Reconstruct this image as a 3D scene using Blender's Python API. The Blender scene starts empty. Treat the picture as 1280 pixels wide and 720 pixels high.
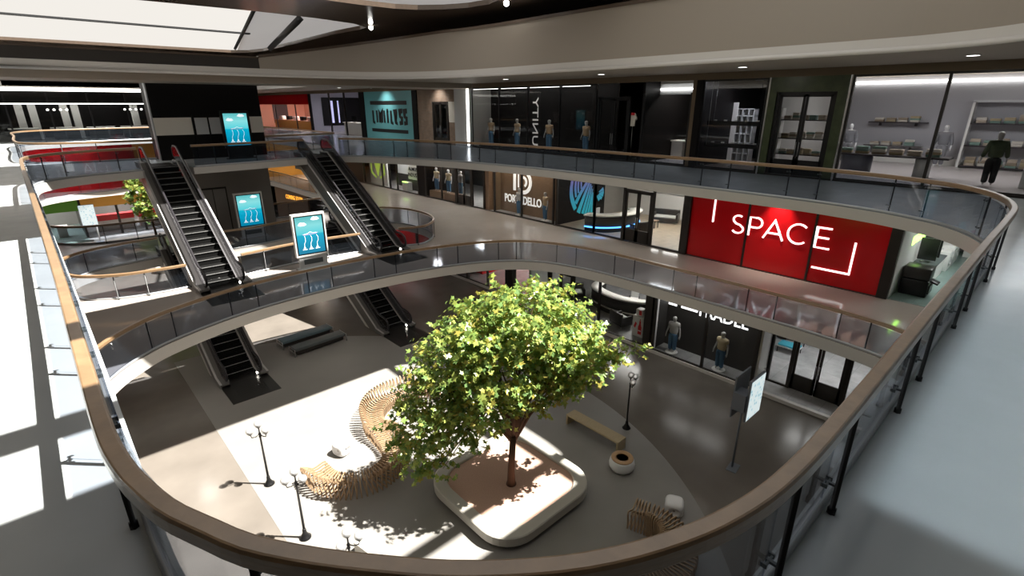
import bpy, bmesh, math, random
from math import pi, sin, cos, tan, radians, sqrt, atan2
from mathutils import Vector, Matrix
random.seed(7)
sc = bpy.context.scene
COL = sc.collection
# ------------------------------------------------------------------ helpers
def mat(name, col, rough=0.5, metal=0.0, emit=None, es=0.0, spec=0.5, noise=None, bump=0.0, rn=0.0, coat=0.0):
    m = bpy.data.materials.new(name); m.use_nodes = True
    nt = m.node_tree; b = nt.nodes['Principled BSDF']
    b.inputs['Base Color'].default_value = (*col, 1)
    b.inputs['Roughness'].default_value = rough
    b.inputs['Metallic'].default_value = metal
    b.inputs['Specular IOR Level'].default_value = spec
    b.inputs['Coat Weight'].default_value = coat; b.inputs['Coat Roughness'].default_value = .3
    if emit:
        b.inputs['Emission Color'].default_value = (*emit, 1)
        b.inputs['Emission Strength'].default_value = es
    if noise or bump or rn:
        tc = nt.nodes.new('ShaderNodeTexCoord')
        mp = nt.nodes.new('ShaderNodeMapping'); nt.links.new(tc.outputs['Object'], mp.inputs[0])
        n = nt.nodes.new('ShaderNodeTexNoise'); nt.links.new(mp.outputs[0], n.inputs['Vector'])
        sc_, amt, stretch = (noise or (3.0, 0.0, (1, 1, 1)))
        mp.inputs['Scale'].default_value = stretch
        n.inputs['Scale'].default_value = sc_; n.inputs['Detail'].default_value = 5
        if noise and amt:
            r = nt.nodes.new('ShaderNodeMix'); r.data_type = 'RGBA'
            r.inputs[6].default_value = (*[max(0, c * (1 - amt)) for c in col], 1)
            r.inputs[7].default_value = (*[min(1, c * (1 + amt)) for c in col], 1)
            nt.links.new(n.outputs[0], r.inputs[0]); nt.links.new(r.outputs[2], b.inputs['Base Color'])
        if bump:
            bp = nt.nodes.new('ShaderNodeBump'); bp.inputs['Strength'].default_value = bump; bp.inputs['Distance'].default_value = .02
            nt.links.new(n.outputs[0], bp.inputs['Height']); nt.links.new(bp.outputs[0], b.inputs['Normal'])
        if rn:
            mr = nt.nodes.new('ShaderNodeMapRange'); mr.inputs[3].default_value = max(.02, rough - rn); mr.inputs[4].default_value = rough + rn
            nt.links.new(n.outputs[0], mr.inputs[0]); nt.links.new(mr.outputs[0], b.inputs['Roughness'])
    return m

def tiles(name, c1, c2, grout, rough, sx=1.0, sy=1.0, brick=False, mort=.006, axis='XY', bw=1.0, bh=1.0):
    m = mat(name, c1, rough); nt = m.node_tree; b = nt.nodes['Principled BSDF']
    tc = nt.nodes.new('ShaderNodeTexCoord'); v = tc.outputs['Object']
    if axis == 'YZ':
        s = nt.nodes.new('ShaderNodeSeparateXYZ'); c = nt.nodes.new('ShaderNodeCombineXYZ')
        nt.links.new(v, s.inputs[0]); nt.links.new(s.outputs[1], c.inputs[0]); nt.links.new(s.outputs[2], c.inputs[1]); v = c.outputs[0]
    t = nt.nodes.new('ShaderNodeTexBrick'); nt.links.new(v, t.inputs['Vector'])
    t.offset = .5 if brick else 0.0
    t.inputs['Scale'].default_value = 1; t.inputs['Brick Width'].default_value = bw; t.inputs['Row Height'].default_value = bh
    t.inputs['Mortar Size'].default_value = mort; t.inputs['Color1'].default_value = (*c1, 1); t.inputs['Color2'].default_value = (*c2, 1)
    t.inputs['Mortar'].default_value = (*grout, 1)
    n = nt.nodes.new('ShaderNodeTexNoise'); n.inputs['Scale'].default_value = 2.2; n.inputs['Detail'].default_value = 8
    mx = nt.nodes.new('ShaderNodeMix'); mx.data_type = 'RGBA'; mx.blend_type = 'MULTIPLY'; mx.inputs[0].default_value = .55
    nt.links.new(tc.outputs['Object'], n.inputs['Vector'])
    nt.links.new(t.outputs[0], mx.inputs[6]); nt.links.new(n.outputs[0], mx.inputs[7]); nt.links.new(mx.outputs[2], b.inputs['Base Color'])
    return m

def glass(name, tint, refl=1.0, body=0.0, bodycol=(.3, .34, .38)):
    m = bpy.data.materials.new(name); m.use_nodes = True; nt = m.node_tree; nt.nodes.clear()
    o = nt.nodes.new('ShaderNodeOutputMaterial'); tr = nt.nodes.new('ShaderNodeBsdfTransparent'); gl = nt.nodes.new('ShaderNodeBsdfGlossy')
    tr.inputs[0].default_value = (*tint, 1); gl.inputs['Roughness'].default_value = .02
    fr = nt.nodes.new('ShaderNodeLayerWeight'); fr.inputs[0].default_value = .5
    pw = nt.nodes.new('ShaderNodeMath'); pw.operation = 'POWER'; pw.inputs[1].default_value = 5; nt.links.new(fr.outputs['Facing'], pw.inputs[0])
    mu = nt.nodes.new('ShaderNodeMath'); mu.operation = 'MULTIPLY_ADD'; mu.inputs[1].default_value = .6 * refl; mu.inputs[2].default_value = .03 * refl; nt.links.new(pw.outputs[0], mu.inputs[0])
    base = tr
    if body:
        df = nt.nodes.new('ShaderNodeBsdfDiffuse'); df.inputs[0].default_value = (*bodycol, 1)
        m0 = nt.nodes.new('ShaderNodeMixShader'); m0.inputs[0].default_value = body
        nt.links.new(tr.outputs[0], m0.inputs[1]); nt.links.new(df.outputs[0], m0.inputs[2]); base = m0
    mx = nt.nodes.new('ShaderNodeMixShader')
    nt.links.new(mu.outputs[0], mx.inputs[0]); nt.links.new(base.outputs[0], mx.inputs[1]); nt.links.new(gl.outputs[0], mx.inputs[2])
    nt.links.new(mx.outputs[0], o.inputs[0])
    return m

def emis(name, col, s):
    return mat(name, col, .5, 0, col, s)

def wloc(o):
    p = Vector((0, 0, 0))
    while o is not None:
        p += o.location; o = o.parent
    return p

class MB:
    def __init__(s): s.v = []; s.f = []; s.m = []; s.s = []
    def add(s, vs, fs, mi=0, sm=False):
        b = len(s.v); s.v += [tuple(p) for p in vs]
        for f in fs: s.f.append([b + i for i in f]); s.m.append(mi); s.s.append(sm)
        return s
    def box(s, x0, x1, y0, y1, z0, z1, mi=0):
        x0, x1 = sorted((x0, x1)); y0, y1 = sorted((y0, y1)); z0, z1 = sorted((z0, z1))
        return s.add([(x, y, z) for z in (z0, z1) for y in (y0, y1) for x in (x0, x1)],
                     [(0, 2, 3, 1), (4, 5, 7, 6), (0, 1, 5, 4), (2, 6, 7, 3), (0, 4, 6, 2), (1, 3, 7, 5)], mi)
    def bm(s, bm, mi=0, sm=False):
        bm.verts.index_update(); s.add([v.co.copy() for v in bm.verts], [[v.index for v in f.verts] for f in bm.faces], mi, sm); bm.free(); return s
    def rbox(s, c, size, r=.03, seg=2, mi=0, rot=None, sm=True):
        bm = bmesh.new(); bmesh.ops.create_cube(bm, size=1)
        for v in bm.verts: v.co = Vector((v.co.x * size[0], v.co.y * size[1], v.co.z * size[2]))
        bmesh.ops.bevel(bm, geom=bm.edges[:], offset=min(r, min(size) * .49), segments=seg, affect='EDGES', profile=.5)
        for v in bm.verts:
            if rot is not None: v.co = rot @ v.co
            v.co += Vector(c)
        return s.bm(bm, mi, sm)
    def prism(s, poly, z0, z1, mi=0, f=None, sm=False):
        n = len(poly); f = f or (lambda a, b, c: (a, b, c))
        vs = [f(a, b, z0) for a, b in poly] + [f(a, b, z1) for a, b in poly]
        return s.add(vs, [list(range(n))[::-1], list(range(n, 2 * n))] + [(i, (i + 1) % n, n + (i + 1) % n, n + i) for i in range(n)], mi, sm)
    def tube(s, path, r, n=8, closed=False, mi=0, cap=True, flat=None):
        P = [Vector(p) for p in path]; k = len(P); R = r if hasattr(r, '__len__') else [r] * k
        vs = []; up = Vector((0, 0, 1)); prev = None
        for i in range(k):
            if closed: t = P[(i + 1) % k] - P[i - 1]
            else: t = P[min(i + 1, k - 1)] - P[max(i - 1, 0)]
            t.normalize()
            if prev is None:
                a = up.cross(t)
                if a.length < .05: a = Vector((1, 0, 0)).cross(t)
            else: a = prev - t * prev.dot(t)
            a.normalize(); prev = a; b = t.cross(a)
            for j in range(n):
                w = 2 * pi * j / n; vs.append(P[i] + (a * cos(w) + b * sin(w)) * R[i])
        fs = []
        for i in range(k if closed else k - 1):
            for j in range(n):
                q = (i + 1) % k; fs.append((i * n + j, i * n + (j + 1) % n, q * n + (j + 1) % n, q * n + j))
        if cap and not closed: fs += [list(range(n))[::-1], [(k - 1) * n + j for j in range(n)]]
        return s.add(vs, fs, mi, True)
    def sweep(s, prof, path, closed=False, mi=0, sm=True, tang=None):
        """profile (side,up) swept along a path, side = left of travel, up = z"""
        P = [Vector(p) for p in path]; k = len(P); n = len(prof); vs = []
        for i in range(k):
            if closed: t = P[(i + 1) % k] - P[i - 1]
            else: t = P[min(i + 1, k - 1)] - P[max(i - 1, 0)]
            t.z = 0; t.normalize(); nn = Vector((-t.y, t.x, 0))
            for a, b in prof: vs.append(P[i] + nn * a + Vector((0, 0, b)))
        fs = []
        for i in range(k if closed else k - 1):
            for j in range(n):
                q = (i + 1) % k; fs.append((i * n + j, q * n + j, q * n + (j + 1) % n, i * n + (j + 1) % n))
        if not closed: fs += [list(range(n)), [(k - 1) * n + j for j in range(n)][::-1]]
        return s.add(vs, fs, mi, sm)
    def lathe(s, prof, c=(0, 0, 0), n=20, mi=0, sm=True, sx=1, sy=1):
        vs = []; k = len(prof)
        for r, z in prof:
            for j in range(n):
                w = 2 * pi * j / n; vs.append((c[0] + r * cos(w) * sx, c[1] + r * sin(w) * sy, c[2] + z))
        fs = [(i * n + j, i * n + (j + 1) % n, (i + 1) * n + (j + 1) % n, (i + 1) * n + j) for i in range(k - 1) for j in range(n)]
        if prof[0][0] > 1e-6: fs.append(list(range(n))[::-1])
        if prof[-1][0] > 1e-6: fs.append([(k - 1) * n + j for j in range(n)])
        return s.add(vs, fs, mi, sm)
    def ball(s, c, r, n=12, mi=0, sc_=(1, 1, 1)):
        bm = bmesh.new(); bmesh.ops.create_uvsphere(bm, u_segments=n, v_segments=max(6, n // 2 + 1), radius=r)
        for v in bm.verts: v.co = Vector((v.co.x * sc_[0], v.co.y * sc_[1], v.co.z * sc_[2])) + Vector(c)
        return s.bm(bm, mi, True)
    def build(s, name, m, parent=None, local=False):
        me = bpy.data.meshes.new(name)
        off = wloc(parent) if (parent is not None and not local) else Vector((0, 0, 0))
        me.from_pydata([Vector(p) - off for p in s.v], [], s.f)
        for x in (m if isinstance(m, (list, tuple)) else [m]): me.materials.append(x)
        me.polygons.foreach_set('material_index', s.m); me.polygons.foreach_set('use_smooth', s.s)
        me.validate(); me.update()
        o = bpy.data.objects.new(name, me); COL.objects.link(o)
        if parent is not None: o.parent = parent
        return o

def tag(o, label, cat, group=None):
    o['label'] = label; o['category'] = cat
    if group: o['group'] = group
    return o
def thing(name, label, cat, loc=(0, 0, 0), group=None, rz=0.0):
    o = bpy.data.objects.new(name, None); COL.objects.link(o); o.location = loc; o.rotation_euler = (0, 0, rz)
    o.empty_display_size = .1
    return tag(o, label, cat, group)
def struct(o):
    o['kind'] = 'structure'; return o
def dup(root, loc, rz=0.0, label=None, group=None, sc_=None):
    r = root.copy(); COL.objects.link(r); r.location = loc; r.rotation_euler = (0, 0, rz)
    if sc_: r.scale = (sc_,) * 3
    if label: r['label'] = label
    if group: r['group'] = group
    for ch in list(root.children):
        c = ch.copy(); COL.objects.link(c); c.parent = r
        for g in list(ch.children):
            d = g.copy(); COL.objects.link(d); d.parent = c
    return r
def sbox(name, m, *b):
    return struct(MB().box(*b).build(name, m))

def smooth_path(pts, step, closed=False):
    P = [Vector((p[0], p[1])) for p in pts]; n = len(P); out = []
    for i in range(n if closed else n - 1):
        p1, p2 = P[i], P[(i + 1) % n]
        p0 = P[i - 1] if (closed or i > 0) else p1 * 2 - p2
        p3 = P[(i + 2) % n] if (closed or i + 2 < n) else p2 * 2 - p1
        L = (p2 - p1).length; k = max(4, int(L / .1))
        # centripetal-ish tangents
        d1 = (p2 - p0) / max(1e-6, (p1 - p0).length + L); d2 = (p3 - p1) / max(1e-6, (p3 - p2).length + L)
        for j in range(k):
            t = j / k; t2 = t * t; t3 = t2 * t
            out.append(p1 * (2 * t3 - 3 * t2 + 1) + d1 * L * (t3 - 2 * t2 + t) + p2 * (-2 * t3 + 3 * t2) + d2 * L * (t3 - t2))
    if not closed: out.append(P[-1])
    # resample
    src = out + ([out[0]] if closed else []); acc = [0]
    for a, b in zip(src, src[1:]): acc.append(acc[-1] + (b - a).length)
    T = acc[-1]; m = max(2, int(round(T / step))); res = []; j = 0
    for i in range(m + (0 if closed else 1)):
        d = T * i / m
        while j < len(acc) - 2 and acc[j + 1] < d: j += 1
        u = (d - acc[j]) / max(1e-9, acc[j + 1] - acc[j]); res.append(src[j].lerp(src[j + 1], min(1, u)))
    return res
def offset(P, d, closed=False):
    n = len(P); out = []
    for i in range(n):
        a = P[(i + 1) % n] if (closed or i + 1 < n) else P[i]; b = P[i - 1] if (closed or i > 0) else P[i]
        t = (a - b).normalized(); out.append(P[i] + Vector((-t.y, t.x)) * d)
    return out
def slab(name, outer, holes, z0, z1, mats):
    """flat plate with holes; mats = top, side, underside"""
    cu = bpy.data.curves.new(name, 'CURVE'); cu.dimensions = '2D'; cu.fill_mode = 'BOTH'; cu.extrude = (z1 - z0) / 2
    for poly in [outer] + holes:
        sp = cu.splines.new('POLY'); sp.points.add(len(poly) - 1); sp.use_cyclic_u = True
        for p, q in zip(sp.points, poly): p.co = (q[0], q[1], 0, 1)
    t = bpy.data.objects.new('t', cu); COL.objects.link(t)
    dg = bpy.context.evaluated_depsgraph_get()
    me = bpy.data.meshes.new_from_object(t.evaluated_get(dg)); bpy.data.objects.remove(t); bpy.data.curves.remove(cu)
    me.materials.clear(); me.name = name
    for m in mats: me.materials.append(m)
    for v in me.vertices: v.co.z += (z0 + z1) / 2
    me.update()
    for p in me.polygons:
        p.use_smooth = False
        p.material_index = 0 if p.center.z > z1 - 1e-3 else (2 if p.center.z < z0 + 1e-3 else 1)
    o = bpy.data.objects.new(name, me); COL.objects.link(o)
    return struct(o)
def rect(x0, x1, y0, y1): return [(x0, y0), (x1, y0), (x1, y1), (x0, y1)]
def rrect(x0, x1, y0, y1, r, n=7):
    out = []
    for cx, cy, a in ((x1 - r, y0 + r, -pi / 2), (x1 - r, y1 - r, 0), (x0 + r, y1 - r, pi / 2), (x0 + r, y0 + r, pi)):
        for i in range(n + 1):
            w = a + pi / 2 * i / n; out.append((cx + r * cos(w), cy + r * sin(w)))
    return out
def text_mesh(txt, extrude=.02, bold=0.0, space=1.0):
    cu = bpy.data.curves.new('txt', 'FONT'); cu.body = txt; cu.extrude = extrude; cu.offset = bold; cu.space_character = space; cu.resolution_u = 3
    t = bpy.data.objects.new('t', cu); COL.objects.link(t); dg = bpy.context.evaluated_depsgraph_get()
    me = bpy.data.meshes.new_from_object(t.evaluated_get(dg)); bpy.data.objects.remove(t); bpy.data.curves.remove(cu)
    vs = [v.co.copy() for v in me.vertices]; fs = [list(p.vertices) for p in me.polygons]; bpy.data.meshes.remove(me)
    x0 = min(v.x for v in vs); x1 = max(v.x for v in vs); y0 = min(v.y for v in vs); y1 = max(v.y for v in vs)
    return [((v.x - x0) / (x1 - x0), (v.y - y0) / (y1 - y0), v.z) for v in vs], fs
def add_text(mb, txt, f, w, h, depth=.03, bold=0.0, space=1.0, mi=0):
    """f maps (u,v,d) in metres on the sign plane to world"""
    vs, fs = text_mesh(txt, depth / 2, bold, space)
    mb.add([f(a * w, b * h, d) for a, b, d in vs], fs, mi); return mb
def facing(x, yl, z):       # sign plane on the long facade: reads left to right towards -y, faces -x
    return lambda u, v, d: (x - d, yl - u, z + v)

# ------------------------------------------------------------------ materials
M = {}
M['l1'] = mat('ground floor dark stone', (.165, .147, .128), .2, spec=.25, noise=(.8, .25, (1, 1, 1)), rn=.06)
M['plaza'] = mat('plaza light concrete', (.245, .235, .22), .40, noise=(1.2, .12, (1, 1, 1)), rn=.1)
M['l2'] = mat('polished beige stone', (.44, .395, .36), .085, noise=(.9, .08, (1, 1, 1)), rn=.03)
M['l3'] = mat('pale blue grey stone', (.47, .50, .51), .2, noise=(1.6, .07, (1, 1, 1)), rn=.08)
M['edge'] = mat('slab edge render', (.55, .53, .50), .45)
M['soffit'] = mat('speckled soffit', (.42, .36, .30), .6, noise=(60, .25, (1, 1, 1)))
M['fascia'] = mat('beige satin fascia', (.40, .355, .30), .36)
M['strip'] = mat('pale trim', (.75, .73, .70), .35)
M['brown'] = mat('brown bulkhead', (.17, .115, .065), .5)
M['darkfascia'] = mat('dark brown fascia', (.035, .03, .026), .3)
M['roof'] = mat('dark brown glossy ceiling', (.115, .085, .065), .16, noise=(6, .3, (1, 12, 1)))
def frosted(name, c):
    m = bpy.data.materials.new(name); m.use_nodes = True; nt = m.node_tree; nt.nodes.clear()
    o = nt.nodes.new('ShaderNodeOutputMaterial'); d = nt.nodes.new('ShaderNodeBsdfDiffuse'); t = nt.nodes.new('ShaderNodeBsdfTranslucent'); mx = nt.nodes.new('ShaderNodeMixShader')
    d.inputs[0].default_value = (.5, .5, .5, 1); t.inputs[0].default_value = (*c, 1); nt.links.new(d.outputs[0], mx.inputs[1]); nt.links.new(t.outputs[0], mx.inputs[2]); nt.links.new(mx.outputs[0], o.inputs[0]); return m
M['roofgrey'] = frosted('frosted grey rooflight', (.46, .46, .47))
M['steel'] = mat('dark steel beam', (.05, .052, .055), .4, .5)
M['wood'] = mat('handrail wood', (.27, .17, .09), .30, noise=(7, .45, (1, 1, 6)), bump=.25, coat=1.0)
M['black'] = mat('black metal', (.012, .012, .013), .3, .3)
M['frame'] = mat('black brown frame', (.018, .014, .011), .35)
M['chrome'] = mat('brushed metal', (.55, .55, .55), .28, 1.0)
M['shoe'] = mat('grey aluminium channel', (.42, .44, .46), .35, .4)
M['bal'] = glass('balustrade glass', (.71, .74, .79), 1.0, .015, (.25, .32, .40))
M['shop'] = glass('shop glass', (.96, .97, .97), .5)
M['white'] = mat('white paint', (.78, .77, .75), .5)
M['greywall'] = mat('grey plaster', (.30, .29, .275), .55, noise=(2, .06, (1, 1, 1)))
M['darkwall'] = mat('charcoal wall', (.045, .042, .04), .55, spec=.25)
M['blackwall'] = mat('black wall', (.007, .006, .006), .45, spec=.15)
M['red'] = mat('red gloss panel', (.58, .008, .012), .12, spec=.4)
M['redfloor'] = mat('red carpet', (.70, .02, .03), .7)
M['greyfloor'] = tiles('grey stone tile', (.42, .42, .42), (.34, .34, .34), (.2, .2, .2), .35, bw=.9, bh=.9)
M['palefloor'] = tiles('pale marble tile', (.85, .85, .86), (.72, .73, .74), (.45, .45, .45), .25, bw=1.2, bh=1.2)
M['beigefloor'] = tiles('beige shop tile', (.62, .50, .36), (.58, .47, .34), (.3, .25, .2), .3, bw=2.4, bh=2.4)
M['greenfloor'] = tiles('sea green shop floor', (.30, .42, .39), (.29, .40, .375), (.15, .2, .19), .3, bw=1.6, bh=1.6)
M['woodwall'] = mat('brown veneer wall', (.20, .125, .075), .45, noise=(4, .35, (1, 1, 10)))
M['brick'] = tiles('brown brick', (.50, .32, .22), (.38, .24, .16), (.45, .40, .34), .8, brick=True, mort=.012, axis='YZ', bw=.24, bh=.08)
M['greenmarble'] = mat('dark green marble', (.055, .075, .03), .3, noise=(3, .7, (1, 1, 1)))
M['teal'] = mat('teal panel', (.17, .48, .52), .25)
M['orange'] = mat('orange fascia panel', (.72, .36, .06), .5)
M['green'] = mat('grass green fascia panel', (.09, .28, .02), .5)
M['cream'] = mat('cream panel', (.90, .85, .76), .4)
M['greypanel'] = mat('grey panel', (.62, .63, .64), .3)
M['led'] = emis('led strip white', (1.0, .97, .90), 5)
M['ledfaint'] = emis('faint added ceiling glow', (.85, .95, 1.0), .13)
M['ledsoft'] = emis('led soft white', (1.0, .98, .95), 4)
M['lettergloss'] = emis('lit white letters', (1, 1, 1), 1.4)
M['letter'] = emis('white letters', (.9, .88, .84), .55)
M['lime'] = emis('lime emblem', (.55, .75, .10), .35)
M['neon'] = emis('green neon', (.45, 1.0, .12), 5)
M['amber'] = emis('amber letters', (1.0, .45, .05), 1.6)
M['blueled'] = emis('blue led', (.08, .35, 1.0), 3)
M['ink'] = mat('black print', (.012, .012, .012), .4)
M['skin'] = mat('grey mannequin plastic', (.42, .41, .40), .35)
M['skinw'] = mat('white mannequin plastic', (.72, .72, .73), .35)
M['jeans'] = mat('blue denim', (.06, .14, .24), .8, noise=(40, .2, (1, 1, 1)))
M['beigeshirt'] = mat('beige cotton shirt', (.45, .37, .24), .85)
M['greyshirt'] = mat('grey cotton shirt', (.36, .35, .34), .85)
M['brownshirt'] = mat('tan shirt', (.40, .28, .17), .85)
M['greyknit'] = mat('grey knit top', (.20, .20, .22), .9)
M['greenjacket'] = mat('dark olive jacket', (.05, .07, .035), .8)
M['blackcloth'] = mat('black trousers', (.012, .012, .013), .8)
M['slat'] = mat('bent plywood', (.38, .26, .155), .5, noise=(8, .2, (1, 1, 4)))
M['benchwood'] = mat('pale oak', (.42, .33, .20), .5, noise=(6, .2, (1, 8, 1)))
M['ringwood'] = mat('oak ring', (.50, .31, .16), .45, noise=(6, .15, (1, 1, 1)))
M['pod'] = mat('white moulded plastic', (.82, .82, .83), .28)
M['planter'] = mat('planter concrete', (.50, .48, .43), .4)
M['planterside'] = mat('planter dark base', (.10, .095, .09), .4)
M['soil'] = mat('pink gravel bed', (.55, .36, .28), .9, noise=(30, .18, (1, 1, 1)), bump=.3)
M['bark'] = mat('brown bark', (.11, .055, .032), .85, noise=(9, .45, (1, 1, .25)), bump=.6)
M['bluevinyl'] = mat('grey blue upholstery', (.13, .19, .22), .4)
M['greyvinyl'] = mat('dark grey upholstery', (.10, .115, .12), .4)
M['bluecush'] = mat('bright blue cushion', (.08, .50, .66), .6)
M['leather'] = mat('dark brown leather', (.03, .026, .024), .35)
M['palecush'] = mat('pale grey cushion', (.55, .55, .53), .7)
M['desktop'] = mat('cream desk top', (.85, .83, .78), .3)
M['signgrey'] = mat('blue grey sign back', (.14, .16, .19), .4)
M['plate'] = mat('dark ribbed plate', (.045, .043, .04), .35, .6)
M['step'] = mat('escalator step', (.008, .008, .008), .8, 0, spec=.1)
M['nosing'] = mat('step edge', (.30, .30, .30), .4, .2)
M['escglass'] = glass('smoked glass', (.52, .52, .54), 1.2, .06, (.05, .05, .05))
M['escpanel'] = mat('black glass panel', (.03, .03, .032), .12)
M['escdeck'] = mat('brushed steel deck', (.60, .59, .58), .3, .1)
M['escside'] = mat('grey steel cladding', (.22, .21, .20), .3, .3)
M['rubber'] = mat('black rubber handrail', (.03, .028, .032), .28)
M['concrete'] = mat('core wall plaster', (.30, .28, .26), .6)
M['shelfdark'] = mat('dark shelf', (.05, .04, .045), .4)
for i, c in enumerate(((.42, .34, .22), (.62, .58, .52), (.30, .24, .18), (.20, .30, .26), (.50, .42, .34))):
    M['cloth%d' % i] = mat('folded cloth %d' % i, c, .9)
def leafmat(name, c):
    m = bpy.data.materials.new(name); m.use_nodes = True; nt = m.node_tree; nt.nodes.clear()
    o = nt.nodes.new('ShaderNodeOutputMaterial'); p = nt.nodes.new('ShaderNodeBsdfPrincipled'); t = nt.nodes.new('ShaderNodeBsdfTranslucent')
    p.inputs['Base Color'].default_value = (*c, 1); p.inputs['Roughness'].default_value = .27
    t.inputs[0].default_value = (*[min(1, x * 1.1) for x in c], 1); mx = nt.nodes.new('ShaderNodeMixShader'); mx.inputs[0].default_value = .35
    nt.links.new(p.outputs[0], mx.inputs[1]); nt.links.new(t.outputs[0], mx.inputs[2]); nt.links.new(mx.outputs[0], o.inputs[0]); return m
LEAF = [leafmat('leaf yellow green', (.35, .42, .10)), leafmat('leaf mid green', (.22, .33, .085)), leafmat('leaf olive', (.36, .32, .07)),
        leafmat('leaf fresh green', (.16, .28, .09))]

Z3, Z2, Z1 = 0.0, -4.5, -9.0
# ------------------------------------------------------------------ rail lines (plan)
V3 = [(14.2, 31.0), (15.3, 29.4), (16.3, 27.3), (17.35, 24.3), (18.05, 21), (18.5, 17.5), (18.62, 13.5), (18.64, 6.2), (18.28, 3.9), (17.55, 2.3), (16.95, 1.66),
      (16.2, 1.2), (15.5, .93), (14.6, .73), (13.7, .65), (10, .65), (6, .65), (3.25, .648), (2.54, .678), (2.07, .765), (1.70, .90), (1.40, 1.06), (1.155, 1.24), (.935, 1.435),
      (.74, 1.65), (.54, 1.89), (.34, 2.18), (.23, 2.42), (.12, 2.68), (.05, 2.95), (.005, 3.18), (-.035, 3.62), (-.045, 5), (-.05, 8), (-.1, 14), (-.16, 20), (-.2, 25.5),
      (-.14, 27.4), (.2, 28.5), (1.14, 29.5), (2.33, 30.05), (3.85, 30.5)][::-1]
V3 = V3[::-1]
V3r = smooth_path(V3, .12)              # runs clockwise round by the near side: void on the right of travel
def clockwise(P): return sum(a.x * b.y - b.x * a.y for a, b in zip(P, P[1:] + P[:1])) < 0
V3gap = [(6.15, 30.5), (9.3, 30.75), (12.05, 31.1)]
hole3 = [tuple(p) for p in offset(V3r, -.16 if clockwise(V3r) else .16)] + [(3.99, 30.5), (3.99, 33.0), (6.05, 33.0), (6.05, 30.35), (9.3, 30.6), (12.09, 30.95), (12.09, 33.0), (14.15, 33.0)]
V3b = smooth_path([(16.6, 37.2), (12, 36.6), (4, 36.8), (.6, 37.6), (-.25, 39.5), (-.35, 48), (-.4, 53.5), (.6, 56.2), (4, 57.6), (10, 58.3), (15.2, 58), (16.4, 56), (16.8, 48), (16.9, 40), (16.6, 37.2)][:-1], .3, True)
V2 = smooth_path([(-.45, 4), (-.45, 14), (-.3, 16.2), (.12, 17.3), (.86, 18.3), (2.06, 19.25), (4.79, 20.25), (8.1, 20.6), (11.7, 20.37), (14.4, 19.75), (16.3, 18.9), (17.55, 17.8), (18.3, 16.3), (18.78, 13.8),
      (18.85, 10), (18.8, 6.5), (18.65, 4), (18.2, 2.3), (17, 1.1), (15, .6), (10, .5), (4, .5), (1.2, 1.1), (0, 2.3)], .15, True)
V2near = smooth_path([(.0, 27.9), (.0, 27), (.45, 25.9), (1.66, 25.1), (3.0, 24.86), (3.92, 24.82)], .15)
V2mid = smooth_path([(6.15, 24.95), (8.43, 25.28), (10.0, 25.23), (12.05, 25.0)], .15)
V2right = smooth_path([(14.2, 24.7), (14.9, 24.35), (15.7, 24.3), (16.95, 25.3), (17.62, 27), (17.55, 29.2), (16.74, 30.7), (15.3, 31.5), (14.2, 31.6)], .15)
V2midfar = smooth_path([(12.05, 31.3), (10.86, 31.0), (8.5, 30.5), (6.15, 30.5)], .15)
V2left = smooth_path([(3.92, 31.25), (1.74, 30.9), (.79, 30.4), (.24, 29.8), (0, 29.0), (0, 27.9)], .15)
s2_ = -1 if clockwise(V2near + V2mid + V2right + V2midfar + V2left) else 1
hole2b = []
for seg, extra in ((V2near, []), (V2mid, []), (V2right, [(14.15, 33.0), (12.09, 33.0)]), (V2midfar, [(6.05, 33.0), (3.99, 33.0)]), (V2left, [])):
    hole2b += [tuple(p) for p in offset(seg, .14 * s2_)] + extra
V2b = smooth_path([(17.2, 37.4), (12, 37), (4, 36.6), (1.5, 37), (.3, 38), (-.3, 39.6), (-.4, 48), (-.35, 56.5), (1.0, 58.6), (4, 59.8), (8, 60), (15, 59.8), (17.4, 58.6), (18.1, 56), (18.12, 48), (18.1, 40.5), (17.9, 38.4)], .3, True)

# ------------------------------------------------------------------ floors and slabs
OUT = rect(-16, 42, -7, 84)
slab('floor_ground', OUT, [], Z1 - .4, Z1, [M['l1']] * 3)
plz = [(3.0, 27.9)] + [(2 + 14 * cos(a), 14 + 14 * sin(a)) for a in [radians(82 - i * 2) for i in range(85)]]
plz = [p for p in plz if p[0] >= 3.0] + [(3.0, .1)]
slab('floor_plaza', plz, [], Z1 + .001, Z1 + .006, [M['plaza']] * 3)
hv2 = [tuple(p) for p in offset(V2, .16 if not clockwise(V2) else -.16, True)]
hv2b = [tuple(p) for p in offset(V2b, .16 if not clockwise(V2b) else -.16, True)]
hv3b = [tuple(p) for p in offset(V3b, .16 if not clockwise(V3b) else -.16, True)]
slab('floor_middle', OUT, [hv2, hole2b, hv2b], Z2 - .42, Z2, [M['l2'], M['edge'], M['soffit']])
slab('floor_upper', OUT, [hole3, hv3b], Z3 - .34, Z3, [M['l3'], M['edge'], M['soffit']])
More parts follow.
